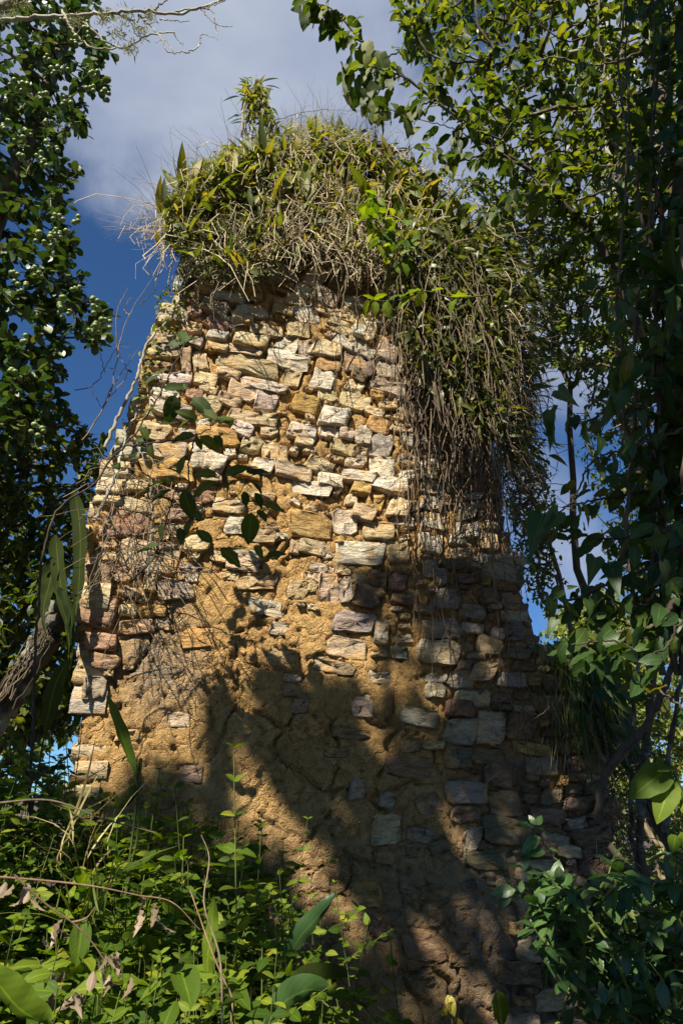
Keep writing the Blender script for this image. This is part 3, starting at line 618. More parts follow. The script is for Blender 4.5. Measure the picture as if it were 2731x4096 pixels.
H -= crack(.34, .013, .05, 3)*patchy*(1-.3*DEN)+crack(.11, .009, .022, 4)*np.clip((fbm(UU, ZZ, 3, 2, 43)-.45)*6, 0, 1)
H = np.where(DF < -.012, np.minimum(H, -.03), H); H = np.where((DF >= -.012) & (DF < .01), np.minimum(H, SPR*.85), H)
GREY = np.clip(1-np.hypot((gpx-640)/260, (gpy-2640)/330), 0, 1)+np.clip((1500-gpy)/500, 0, 1)*np.clip((1000-gpx)/250, 0, 1)+.6*np.clip((gpx-1750)/300, 0, 1)+.5*np.clip((gpy-3150)/500, 0, 1)
GREY = np.clip(GREY, 0, 1)*(.4+1.2*fbm(UU, ZZ, 2.5, 3, 77))
inside = pip(OUTUZ, UU[:-1, :-1]+GRID/2, ZZ[:-1, :-1]+GRID/2)
vid = np.arange(nu*nz).reshape(nu, nz); ii, jj = np.where(inside)
fr = np.stack([vid[ii, jj], vid[ii+1, jj], vid[ii+1, jj+1], vid[ii, jj+1]], 1)
ed = []
for (di, dj, a, b) in ((-1, 0, (0, 1), (0, 0)), (1, 0, (1, 0), (1, 1)), (0, -1, (0, 0), (1, 0)), (0, 1, (1, 1), (0, 1))):
    ni, nj = ii+di, jj+dj; okb = (ni < 0) | (nj < 0) | (ni >= nu-1) | (nj >= nz-1)
    okb |= ~inside[np.clip(ni, 0, nu-2), np.clip(nj, 0, nz-2)]
    ed.append(np.stack([vid[ii[okb]+a[0], jj[okb]+a[1]], vid[ii[okb]+b[0], jj[okb]+b[1]]], 1))
ed = np.concatenate(ed); nvv = nu*nz
Vf = np.stack([UU, H, ZZ], -1).reshape(-1, 3); Vb = np.stack([UU, np.full_like(H, -.66), ZZ], -1).reshape(-1, 3)
sides_ = np.stack([ed[:, 0], ed[:, 1], ed[:, 1]+nvv, ed[:, 0]+nvv], 1)
st_ = 8; cm = inside[:nu//st_*st_, :nz//st_*st_][::st_, ::st_]; ci, cj = np.where(cm); ci, cj = ci*st_, cj*st_; ci2, cj2 = np.minimum(ci+st_, nu-1), np.minimum(cj+st_, nz-1)
bk = np.stack([vid[ci, cj], vid[ci, cj2], vid[ci2, cj2], vid[ci2, cj]], 1)+nvv
Fm = np.concatenate([fr, sides_, bk]); Vm = np.concatenate([Vf, Vb])
used = np.unique(Fm); remap = np.zeros(len(Vm), int); remap[used] = np.arange(len(used))
gr = np.concatenate([GREY.ravel(), GREY.ravel()])[used]
link('mortar', mk('mortar', Vm[used], remap[Fm], extra={'grey': gr}), M['mortar'], wall, Matrix.Translation(Vector(EO)) @ WB)
def wallY(px, py, h=0.0):
    u, z = wall_uz(px, py); return wall_P(u, z, h)

# ------------------------------------------------------------------ thicket on the wall top
def onwall(pp, h):
    """points seen at these pixels on a plane standing h in front of the wall face"""
    pp = np.asarray(pp, float); d = ray(pp[:, 0], pp[:, 1]); sc = (np.asarray(h, float)-(CAM-EO) @ EN)/(d @ EN); return CAM+d*sc[:, None]
MOUND = [(650, 960), (665, 840), (740, 730), (830, 650), (960, 600), (1080, 540), (1250, 500), (1400, 520), (1520, 580), (1640, 660), (1780, 760), (1900, 880), (1990, 1050), (2030, 1300), (2030, 1550), (1960, 1750),
         (1880, 1750), (1780, 1600), (1660, 1400), (1590, 1180), (1480, 1080), (1330, 1020), (1200, 970), (1120, 1050), (1000, 1090), (850, 1070), (730, 1010)]
def hangline(p, L, out=.0, drift=.12, k=7, curl=.05):
    """polylines that arch out and then hang"""
    n = len(p); s = np.linspace(0, 1, k)[None, :, None]; L = np.broadcast_to(L, (n,))[:, None, None]
    side = rng.normal(size=(n, 1, 1))*EU*drift+EN*np.abs(rng.normal(size=(n, 1, 1)))*out
    P = p[:, None]+side*np.sin(s*1.6)*L+np.array([0, 0, -1.])*L*s**1.25
    return P+rng.normal(size=P.shape)*curl*L*.35*s
# the mat of roots and earth that fills the mound
mm = spoly(MOUND, 900); mu, mz = wall_uz(mm[:, 0], mm[:, 1])
def root_mat():
    n = 3400; q = spoly(MOUND, n); q = q+(np.array([1330, 940])-q)*np.array([.16, .2]); b = onwall(q, rng.uniform(-.55, .14, n))
    d = unit(rvec(n)*np.array([1, .6, .7])); return leafmesh('root_mat', 'ovallo', b, d, unit(EN+rvec(n)*.6), rng.uniform(.08, .15, n))
link('root_mat', root_mat(), M['rootmat'], kind='stuff', label='dark matted roots and earth under the plants along the wall top', cat='roots')
# dry stems
n = 3000; q = spoly(MOUND, n); b = onwall(q, rng.uniform(-.35, .22, n))
P = hangline(b, rng.uniform(.12, .5, n), .35, .5, 6, .22)
link('dry_stems', strands('dry_stems', P, rng.uniform(.0014, .0036, n)[:, None], 3), M['drystem'], kind='stuff', label='pale dry stems matted and hanging along the wall top', cat='dry stems')
n = 1500; q = spoly([(1060, 760), (1200, 700), (1480, 800), (1600, 950), (1560, 1120), (1350, 1060), (1180, 980), (1050, 1060)], n); b = onwall(q, rng.uniform(.0, .24, n))
d = unit(np.array([0, 0, 1.])*rng.choice([-1, 1], n)[:, None]+EU*rng.normal(size=(n, 1))*.6+EN*rng.normal(size=(n, 1))*.4); s = np.linspace(-.5, .5, 5)[None, :, None]
P = b[:, None]+d[:, None]*s*rng.uniform(.15, .5, n)[:, None, None]+rng.normal(size=(n, 5, 3))*.012
link('straw', strands('straw', P, rng.uniform(.0018, .0038, n)[:, None], 3), M['drystem'], kind='stuff', label='upright bleached straw in the middle of the wall top', cat='straw')
# ragged stems standing out of the skyline and over the corner
n = 420; rimx = np.array([(650, 960), (660, 850), (740, 740), (830, 660), (960, 610), (1080, 550), (1250, 510), (1400, 530), (1520, 590), (1640, 670), (1780, 770)], float); f = rng.uniform(0, 10, n); i0 = f.astype(int); fr0 = (f-i0)[:, None]; i1 = np.minimum(i0+1, 10)
b = onwall(rimx[i0]*(1-fr0)+rimx[i1]*fr0+rng.normal(size=(n, 2))*25+[0, 25], rng.uniform(-.3, .22, n)); d = unit(np.array([0, 0, 1.])+rvec(n)*.75+EU*np.interp(f, [0, 3, 10], [-1.0, -.1, .15])[:, None]); s_ = np.linspace(0, 1, 7)[None, :, None]
P = b[:, None]+d[:, None]*s_*rng.uniform(.12, .55, n)[:, None, None]+EU*rng.normal(size=(n, 1, 1))*.12*s_**2+np.array([0, 0, -.14])*s_**2*rng.random((n, 1, 1))+rng.normal(size=(n, 7, 3))*.006
link('skyline_stems', strands('skyline_stems', P, rng.uniform(.0012, .0028, n)[:, None]*np.linspace(1, .4, 7)[None], 3), M['drystem'], kind='stuff', label='fine dry stems sticking up along the skyline of the wall top', cat='dry stems')
for k in range(16):
    x = rng.uniform(1030, 1180); P = onwall([(x, rng.uniform(820, 950)), (x+rng.normal()*8, 740), (x-rng.uniform(0, 40), rng.uniform(520, 660))], rng.uniform(.05, .25)); t = thing('bleached_stalk', P[0], 'bleached upright stalk below the leafy column on the wall top', 'stalk', 'bleached stalks on the wall top')
    link('stem', limb('stem', P, .007, .004, 14, 5, .004), M['palebark'], t)
# moss beards
MOSS = [(650, 830), (760, 700), (900, 640), (1060, 700), (1080, 900), (1090, 1090), (960, 1120), (830, 1110), (700, 1020)]
n = 9000; cl = spoly(MOSS, 170); q = cl[rng.integers(0, 170, n)]+rng.normal(size=(n, 2))*22; b = onwall(q, rng.uniform(.04, .24, n))
link('grey_moss', leafmesh('grey_moss', 'lancelo', b, unit(rvec(n)+np.array([0, 0, -.5])), rvec(n), rng.uniform(.02, .055, n)), M['moss'], kind='stuff', label='grey green moss beards on the sunlit corner of the wall top', cat='moss')
# small leaves and grass blades through the mound
n = 6500; q = spoly(MOUND, n); q[:, 0] += rng.normal(size=n)*25; b = onwall(q, rng.uniform(-.25, .26, n))
d = unit(rvec(n)*.9+np.array([0, 0, .25])+EN*.3)
link('small_leaves', leafmesh('small_leaves', 'lance', b, d, unit(SUN+rvec(n)*.8), rng.uniform(.06, .16, n)), M['strap'], kind='stuff', label='small yellow green leaves growing through the wall top thicket', cat='foliage')
n = 1300; q = spoly(MOUND, n); b = onwall(q, rng.uniform(-.1, .26, n))
link('dry_grass', leafmesh('dry_grass', 'blade', b, unit(rvec(n)*.7+np.array([0, 0, .5])), rvec(n), rng.uniform(.10, .26, n)), M['drygrass'], kind='stuff', label='dry yellow grass blades tangled over the wall top', cat='grass')
# strap-leaved tufts standing on the rim, each a plant
rim = [(690, 760), (760, 690), (800, 640), (835, 600), (880, 660), (910, 590), (930, 640), (960, 700), (985, 600), (1010, 560), (870, 760), (1060, 560), (1150, 600), (1240, 560), (1300, 520), (1380, 590), (1450, 560), (1530, 610), (1600, 660), (1010, 780), (1100, 760), (1340, 640), (1430, 680), (1690, 740), (1760, 800), (780, 800), (720, 860), (920, 860), (1530, 720), (1640, 830)]
for (x, y) in rim:
    base = onwall([(x, y+95)], rng.uniform(.0, .25))[0]; k = int(rng.integers(10, 20))
    lab = ('among the grey moss on the sunlit corner', 'tufts in the moss') if (x < 940 and y > 650) else ('on the sloping skyline between the corner and the leafy column', 'tufts on the sloping skyline') if x < 1030 else ('in the bleached straw of the wall top', 'tufts in the straw') if y > 630 and x < 1480 else ('on the skyline between leafy column and slanting branch', 'tufts on the level skyline') if x < 1560 else ('under the slanting branch', 'tufts under the slanting branch')
    t = thing('strap_leaf_tuft', base, 'strap leaf tuft '+lab[0], 'plant', lab[1])
    d = unit(np.array([0, 0, 1.])+rvec(k)*.55); pos = base+rvec(k)*np.array([.10, .10, .06])
    put_leaves(t, 'lance', M['strap'], pos, d, unit(SUN+rvec(k)*.8), rng.uniform(.14, .34, k), 60)
def broad_tuft(x, y, h, sizes, label, lean=.3, key='lance', mat='strap'):
    base = onwall([(x, y)], h)[0]; t = thing('broad_leaf_plant', base, label, 'plant'); k = len(sizes)
    put_leaves(t, key, M[mat], np.repeat([base], k, 0)+rvec(k)*.02, unit(np.array([0, 0, 1.])+EU*np.linspace(-lean, lean, k)[:, None]+EN*.12+rvec(k)*.08), unit(EN+rvec(k)*.25), np.array(sizes), 20)
broad_tuft(1215, 790, .28, [.34, .40, .30], 'broad pleated green leaves fanning from the middle of the wall top')
broad_tuft(1150, 770, .27, [.36, .28], 'pair of tall pleated leaves beside the bleached straw on the wall top', .2)
broad_tuft(1040, 690, .25, [.5, .38], 'dark broad strap leaf behind the bleached upright stalks', .08)
broad_tuft(1275, 560, .1, [.34, .30, .26], 'dark broad leaves standing up against the blue sky on the wall top', .3)
# the tall leafy column and its bleached stalks
base = onwall([(1035, 700)], .05)[0]
t = thing('leafy_column', base, 'tall stalk wrapped in small yellowing leaves, highest point of the wall top', 'plant')
top = W(1010, 345, base[1]); L_ = top-base
for k in range(5):
    o = EU*rng.normal()*.09; link('stalk', limb('stalk', [base+o*1.5, base+L_*.5+o+rng.normal(size=3)*.03, base+L_*rng.uniform(.75, 1.0)+o*.4], .012, .007, 12, 5, .004), M['palebark'], t)
n = 420; s = rng.random(n)**.7; pos = base+L_*(.38+.62*s)[:, None]+rvec(n)*np.array([.13, .13, .1])*(1.15-.5*s)[:, None]+EU*(.10*(1-s))[:, None]
put_leaves(t, 'lance', M['strap'], pos, unit(rvec(n)+np.array([0, 0, -.4])), unit(SUN+rvec(n)), rng.uniform(.05, .11, n), 80)
for (x, y, dx, dz, s) in ((985, 340, -.35, .9, .17), (960, 385, -.9, -.25, .16), (1045, 330, .8, .45, .17), (1060, 345, 1, .1, .14), (975, 460, -1, .1, .15), (975, 475, -1, -.1, .13), (978, 490, -1, 0, .12)):
    p = W(x, y, base[1]); put_leaves(t, 'oval', M['clusia'], p[None], unit(np.array([[dx, 0, dz]])), unit(np.array([[.2, -.6, .5]])), [s], 1, 'top_leaf')
# fine twigs sticking out against the sky
def twig_thing(name, lines, Y, label, cat, r=.004, mat='vine', group=None, wob=.004):
    P0 = trace(lines[0], Y); t = thing(name, P0[0], label, cat, group)
    for k, l in enumerate(lines):
        P = trace(l, Y); P[1:] += rng.normal(size=(len(P)-1, 3))*.02
        link('stem' if k == 0 else 'twig', limb('stem' if k == 0 else 'twig', P, r*(1 if k == 0 else .7), r*.3, 6*len(l), 5, wob), M[mat], t)
    return t
twig_thing('bare_twig', [[(790, 850), (740, 780), (700, 640), (675, 490)], [(770, 820), (700, 720), (655, 610)], [(730, 760), (770, 650), (760, 590)]], 4.0, 'thin bare twig arching from the sunlit corner of the wall top into the sky', 'twig', .004)
twig_thing('bare_twig', [[(1185, 620), (1180, 500), (1181, 360)], [(1183, 480), (1230, 420), (1215, 400)]], 4.3, 'straight pale twig pointing up from the wall top beside the leafy column', 'twig', .005, 'palebark')
twig_thing('bare_twig', [[(1100, 480), (1260, 430), (1400, 440), (1560, 450)], [(1300, 435), (1340, 470)], [(1400, 440), (1430, 420)]], 4.3, 'thin twig stretched sideways along the skyline of the wall top', 'twig', .003)
twig_thing('bare_twig', [[(660, 940), (620, 890), (560, 870)], [(640, 900), (600, 830), (560, 760)]], 3.9, 'forked bare twig poking out left of the mossy corner', 'twig', .003)

# ------------------------------------------------------------------ hanging vines on the right of the face
CURT = [(1560, 900), (1750, 850), (1950, 1000), (2030, 1250), (2040, 1500), (1990, 1750), (1880, 1700), (1760, 1560), (1640, 1400), (1580, 1150)]
n = 950; q = spoly(CURT, n); b = onwall(q, rng.uniform(-.05, .42, n))
P = hangline(b, rng.uniform(.25, .95, n), .16, .22, 8, .10)
link('hanging_stems', strands('hanging_stems', P, rng.uniform(.0015, .0046, n)[:, None], 3), M['vine'], kind='stuff', label='dense curtain of thin brown stems hanging over the shaded end of the wall', cat='vines')
n = 7500; q = spoly(CURT+[], n); q[:, 0] += rng.normal(size=n)*30; b = onwall(q, rng.uniform(-.25, .45, n))
link('curtain_leaves', leafmesh('curtain_leaves', 'lance', b, unit(rvec(n)*.8+np.array([.25, 0, -.45])), unit(SUN+rvec(n)*.9), rng.uniform(.06, .15, n)), M['curtain'], kind='stuff', label='narrow green leaves mixed into the hanging curtain of stems', cat='foliage')
n = 1500; q = np.c_[1960+np.abs(rng.normal(size=n))*75, rng.uniform(900, 1850, n)]; q[:, 0] += np.interp(q[:, 1], [900, 1200, 1850], [-60, 10, 10]); b = onwall(q, rng.uniform(-.5, .2, n))
link('fringe_leaves', leafmesh('fringe_leaves', 'lance', b, unit(rvec(n)*.6+np.array([.8, 0, -.25])), unit(SUN+rvec(n)*.9), rng.uniform(.07, .17, n)), M['curtain'], kind='stuff', label='narrow leaves fringing the outer side of the hanging curtain', cat='foliage')
n = 260; q = np.c_[1960+np.abs(rng.normal(size=n))*60, rng.uniform(900, 2000, n)]; b = onwall(q, rng.uniform(-.5, .2, n)); s_ = np.linspace(0, 1, 7)[None, :, None]
P = b[:, None]+unit(rvec(n)*.7+np.array([.6, 0, -.5]))[:, None]*s_*rng.uniform(.2, .6, n)[:, None, None]+rng.normal(size=(n, 7, 3))*.012
link('fringe_twigs', strands('fringe_twigs', P, rng.uniform(.0015, .0035, n)[:, None], 3), M['vine'], kind='stuff', label='loose twigs fringing the outer side of the hanging curtain', cat='twigs')
vx = [(1270, 1010, 1290, 2140, .0022), (1340, 1100, 1345, 1990, .002), (1375, 1040, 1380, 1560, .006), (1420, 1090, 1480, 1500, .003), (1560, 1250, 1575, 1960, .003), (1590, 1180, 1600, 2300, .004), (1612, 1150, 1618, 2240, .003), (1630, 1150, 1640, 2260, .008),
      (1645, 1120, 1652, 2330, .009), (1660, 1180, 1672, 2500, .005), (1600, 1500, 1690, 2680, .004), (1690, 1150, 1700, 2190, .004), (1705, 1200, 1740, 2450, .006), (1730, 1150, 1760, 2120, .004), (1755, 1250, 1790, 2900, .006), (1770, 1200, 1800, 2400, .004),
      (1790, 1200, 1815, 2560, .005), (1800, 1250, 1830, 2130, .003), (1815, 1300, 1850, 2720, .005), (1835, 1280, 1850, 2260, .004), (1850, 1300, 1880, 2500, .004), (1860, 1350, 1910, 2620, .003), (1880, 1350, 1930, 2320, .004), (1895, 1420, 1960, 2680, .005),
      (1910, 1400, 1965, 2200, .003), (1930, 1500, 1990, 2420, .004), (1940, 1450, 2010, 2850, .006), (1955, 1600, 2030, 2560, .003), (1970, 1700, 2120, 2640, .005), (1500, 1200, 1530, 1700, .002), (1530, 1300, 1560, 2050, .002), (1665, 1500, 1745, 2860, .004), (1720, 1600, 1850, 2620, .003), (2000, 2400, 2060, 3000, .004), (2060, 2560, 2120, 3050, .004), (2180, 2680, 2220, 3060, .004), (2240, 2700, 2290, 3120, .006)]
for (x0, y0, x1, y1, r) in vx:
    k = max(5, int((y1-y0)/110)); f = np.linspace(0, 1, k); xs = x0+(x1-x0)*f+rng.normal(size=k)*(7+r*900); ys = y0+(y1-y0)*f
    h = np.clip(rng.uniform(.1, .3)*(1-f)+.05+rng.normal(size=k)*.015, .045, None)
    P = onwall(np.c_[xs, ys], h)
    lab = ('thin dark thread like vine hanging over the sunlit stones', 'thread vines over the sunlit stones') if r < .0025 else ('thick ropy vine hanging at the edge of the curtain of stems', 'thick ropy vines') if r > .0075 else \
          ('short brown vine hanging against the stepped lower right stones', 'vines on the stepped end') if y0 > 2300 else ('slender brown vine hanging down into the shaded half of the wall', 'slender vines reaching the shaded stones') if y1 > 2350 else ('slender brown vine ending on the striped stones below the curtain of stems', 'slender vines on the striped stones')
    t = thing('hanging_vine', P[0], lab[0], 'vine', lab[1])
    st0 = link('stem', limb('stem', P, r*1.15, r*.45, k*5, 5, .004), M['vine'] if r > .0025 else M['darkvine'], t)
    for j in range(int(rng.integers(1, 5))):
        i = int(rng.integers(1, k-1)); a = P[i]; Ls = rng.uniform(.12, .5); e = a+EU*rng.normal()*.12+np.array([0, 0, -Ls])+EN*.02
        link('rootlet', limb('rootlet', [a, (a+e)/2+EU*rng.normal()*.05+EN*.02, e], r*.6, r*.25, 10, 4, .003), M['vine'], st0)

# ------------------------------------------------------------------ climbers up the left corner
def climber(line, r, label, mat='palebark', h=.08, name='climber', leaves=0):
    P = onwall(line, h)
    t = thing(name, P[0], label, 'vine'); link('stem', limb('stem', P, r, r*.5, 10*len(line), 7, .004), M[mat], t)
    if leaves:
        q = spline(P, leaves)+rvec(leaves)*.07
        put_leaves(t, 'oval', M['bush'], q, unit(rvec(leaves)+np.array([0, 0, -.3])), unit(SUN+rvec(leaves)*.7), rng.uniform(.03, .06, leaves), 60)
    return t
climber([(420, 1790), (470, 1680), (540, 1530), (600, 1360), (690, 1260), (720, 1170), (735, 1080)], .012, 'long pale climbing stem running up the left corner of the wall', leaves=40)
climber([(705, 1170), (720, 1110), (738, 1040), (760, 960), (800, 900)], .036, 'thick peeling pale stem leaning on the top left corner', h=.06)
climber([(380, 2080), (440, 1960), (490, 1800), (520, 1700), (560, 1640)], .012, 'grey climbing stem beside the tangled twigs on the left edge')
climber([(590, 2300), (610, 2080), (600, 1930), (560, 1800), (530, 1740)], .006, 'thin bleached stem looping over the left edge stones', h=.2)
climber([(640, 2120), (560, 2140), (480, 2130), (400, 2080), (330, 2060)], .010, 'grey stem lying sideways across the left edge tangle', 'vine', .25)
twig_thing('bare_twig', [[(330, 1760), (420, 1640), (490, 1300), (560, 1220), (640, 1050)], [(470, 1420), (480, 1250), (500, 1130)], [(520, 1260), (490, 1230), (510, 1200), (540, 1190)], [(430, 1600), (500, 1480), (470, 1390), (520, 1380)], [(560, 1220), (610, 1180), (600, 1060)], [(400, 1660), (440, 1560), (530, 1390)]], 4.0, 'bare forking twig against the blue sky beside the left corner', 'twig', .005)
twig_thing('bare_twig', [[(300, 1560), (380, 1540), (440, 1470), (480, 1380), (530, 1370)], [(420, 1490), (400, 1400), (420, 1330)], [(440, 1470), (500, 1500)], [(360, 1545), (380, 1600), (430, 1640)]], 4.2, 'small bare twig with spiny side shoots between berry tree and wall', 'twig', .004, 'darkvine')
n = 120; q = spoly([(430, 1850), (560, 1800), (700, 1900), (720, 2150), (650, 2330), (480, 2300), (380, 2200), (380, 2000)], n); b = onwall(q, rng.uniform(.04, .45, n))
d = unit(rvec(n)+np.array([.2, 0, -.4])); s = np.linspace(0, 1, 6)[None, :, None]
P = b[:, None]+d[:, None]*s*rng.uniform(.12, .5, n)[:, None, None]+np.array([0, 0, -.2])*s**2*.5+rng.normal(size=(n, 6, 3))*.012
link('twig_tangle', strands('twig_tangle', P, rng.uniform(.0014, .0036, n)[:, None], 3), M['vine'], kind='stuff', label='tangle of dry twigs against the left edge of the wall', cat='twigs')
n = 260; q = spoly([(560, 1560), (640, 1180), (760, 1060), (740, 1250), (640, 1400), (600, 1560)], n); b = onwall(q, rng.uniform(-.3, .15, n))
link('corner_creeper', leafmesh('corner_creeper', 'oval', b, rvec(n), unit(SUN+rvec(n)), rng.uniform(.02, .05, n)), M['strap'], kind='stuff', label='small leaved creeper along the top left corner', cat='creeper')

# ------------------------------------------------------------------ left tree with leathery leaves and green fruit
CL = [(-260, -150), (430, -150), (440, 60), (380, 160), (430, 330), (330, 420), (300, 560), (240, 640), (235, 760), (290, 960), (280, 1060), (330, 1180), (400, 1260), (395, 1420), (310, 1480), (240, 1640), (150, 1750), (40, 1800), (-260, 1900)]
base = np.array([-3.3, 3.9, 0.]); t = thing('berry_tree', base, 'tree with thick round dark green leaves and clusters of green fruit, left of the wall', 'tree')
tr = spline([base, (-3.2, 3.9, 2.0), (-2.9, 4.0, 4.0), (-2.7, 4.0, 6.2), (-2.6, 4.1, 8.5)], 30); link('trunk', strands('trunk', tr[None], np.linspace(.13, .05, 30)[None], 10), M['bark'], t)
n = 860; q = spoly(CL, n); q[:60] = np.array([(400, 200), (380, 330), (330, 480), (290, 700), (300, 960), (420, 1240), (400, 1350), (430, 1290), (300, 1150), (240, 800)])[rng.integers(0, 10, 60)]+rng.normal(size=(60, 2))*22
tg = W(q[:, 0], q[:, 1], rng.uniform(3.5, 4.5, n))
A, B, ra, rb, tips, td = grow(tr[::2], tg, .16, .10, .08, .0035, .42, .05)
link('branches', edgetubes('branches', A, B, ra, rb, 6), M['bark'], t, kind='stuff')
P_, D_, N_, S_ = tipleaves(tips, td, 9, .09, .25, .85, .13, .8); put_leaves(t, 'obov', M['clusia'], P_, D_, N_, S_, 300)
# fruit clusters
def fruit_mesh():
    V, Fq, off_ = [], [], 0
    for k in range(int(rng.integers(4, 9))):
        c = rvec(1)[0]*.034; r = rng.uniform(.015, .021); th, ph = np.meshgrid(np.linspace(0, math.pi, 7), np.arange(10)*2*math.pi/10, indexing='ij')
        rr = r*(1-.18*np.exp(-(th/.5)**2)); V.append(np.stack([rr*np.sin(th)*np.cos(ph), rr*np.sin(th)*np.sin(ph), rr*np.cos(th)*.9], -1).reshape(-1, 3)+c)
        i, j = np.meshgrid(np.arange(6), np.arange(10), indexing='ij'); j2 = (j+1) % 10
        Fq.append(np.stack([i*10+j, (i+1)*10+j, (i+1)*10+j2, i*10+j2], -1).reshape(-1, 4)+off_); off_ += 70
    V = np.concatenate(V); return mk('fruit_cluster', V, np.concatenate(Fq), np.repeat(rng.random(len(V)//70), 70), np.ones((len(V), 2))*.5)
fm = [fruit_mesh() for _ in range(6)]
for m_ in fm: m_.materials.append(M['fruit'])
fr_ = [(210, 20), (190, 80), (255, 95), (340, 100), (90, 150), (200, 240), (220, 280), (265, 290), (300, 160), (60, 340), (170, 380), (100, 350), (260, 370), (270, 420), (360, 350), (420, 380), (380, 300), (350, 130), (30, 500), (120, 520), (80, 560), (200, 560), (215, 600), (200, 500), (160, 630), (90, 640), (190, 660), (230, 880), (210, 930), (260, 940), (160, 950), (200, 970), (300, 1140), (250, 1210), (260, 1250), (370, 1230), (380, 1215), (430, 1290), (90, 1150), (60, 1110), (150, 1090), (380, 1330), (400, 1310), (60, 1500), (150, 1720), (90, 1360), (300, 880)]
for (x, y) in fr_:
    P = W(x, y, rng.uniform(3.3, 3.5)); m_ = Matrix.Translation(Vector(P)) @ Matrix.Rotation(rng.uniform(0, 6), 4, 'Z'); link('fruit_cluster', fm[int(rng.integers(0, 6))], None, t, m_)
# lichened bare branch reaching in from the top left
t = thing('lichen_tree', (-3.6, 3.0, 0), 'bare lichen covered branches reaching out over the berry tree', 'tree')
link('trunk', limb('trunk', [(-3.6, 3.0, 0), (-3.3, 3.1, 2.5), (-2.9, 3.2, 4.8), W(-200, 120, 3.3)], .10, .06, 20, 9), M['palebark'], t)
for l, r in (([(-200, 120), (0, 30), (110, -20)], .05), ([(-100, 90), (200, 60), (420, 60), (560, 60), (700, 45), (800, 25), (900, 0)], .014), ([(330, 90), (500, 180), (600, 140), (700, 130)], .008), ([(560, 60), (640, 150), (690, 205), (740, 210)], .006), ([(740, 210), (790, 190), (810, 140), (860, 150)], .004), ([(700, 45), (830, 40), (870, 110), (870, 160)], .005), ([(800, 25), (870, 90), (930, 105)], .004), ([(600, 60), (660, 20), (700, -20)], .006), ([(250, 40), (300, 150), (360, 170), (500, 190)], .008), ([(560, 60), (540, 120), (600, 170)], .005), ([(640, 75), (720, 90), (760, 85)], .004), ([(690, 205), (660, 150), (620, 170)], .003), ([(480, 60), (560, 110), (560, 140)], .005), ([(690, 120), (700, 160), (735, 170)], .003), ([(820, 30), (860, 25), (910, -5)], .004)):
    P = trace(l, 3.35); P[1:-1] += rng.normal(size=(len(P)-2, 3))*.015; link('branch', limb('branch', P, r*1.35, r*.6, 8*len(l), 6, .005), M['palebark'], t)
n = 900; q = spoly([(-50, 40), (120, -40), (130, 20), (0, 100)], 250); q2 = np.array([(300, 80), (420, 65), (500, 70), (560, 120), (470, 130), (600, 65), (520, 190)])[rng.integers(0, 7, 650)]+rng.normal(size=(650, 2))*16
q = np.r_[q, q2]; link('lichen', leafmesh('lichen', 'lancelo', W(q[:, 0], q[:, 1], 3.33+rng.normal(size=n)*.02), unit(rvec(n)+np.array([0, 0, -.6])), rvec(n), rng.uniform(.02, .05, n)), M['moss'], t, kind='stuff')

# ------------------------------------------------------------------ sapling in front of the left of the wall
YS = 3.15
sap = thing('sapling', W(150, 2900, YS), 'slender sapling with large veined leaves in front of the left half of the wall', 'sapling')
SL = [([(120, 3300), (150, 2500), (190, 2150), (244, 2026), (375, 1939), (453, 1825), (501, 1782), (610, 1625), (697, 1460), (740, 1372)], .008), ([(501, 1782), (645, 1769), (766, 1747), (862, 1695), (885, 1675)], .006), ([(783, 1750), (756, 1849), (756, 1918), (764, 2010), (850, 2010), (945, 1985), (990, 1920), (1030, 1885)], .005),
      ([(520, 2330), (600, 2250), (664, 2090), (691, 1994), (722, 1899)], .006), ([(664, 2090), (760, 2085), (830, 2070), (870, 2055)], .004), ([(640, 2260), (740, 2290), (862, 2283), (1019, 2257), (1115, 2213)], .004), ([(845, 2290), (855, 2230), (852, 2160)], .004), ([(862, 2195), (920, 2190), (965, 2230)], .003), ([(945, 1985), (980, 2020), (1010, 2040), (1040, 2010)], .003), ([(640, 1600), (650, 1500), (640, 1480)], .003), ([(860, 1990), (875, 1930), (880, 1900)], .003)]
for k, (l, r) in enumerate(SL):
    link('stem' if k == 0 else 'twig', limb('stem', trace(l, YS), r, r*.45, 8*len(l), 6, .003), M['darkvine'], sap)
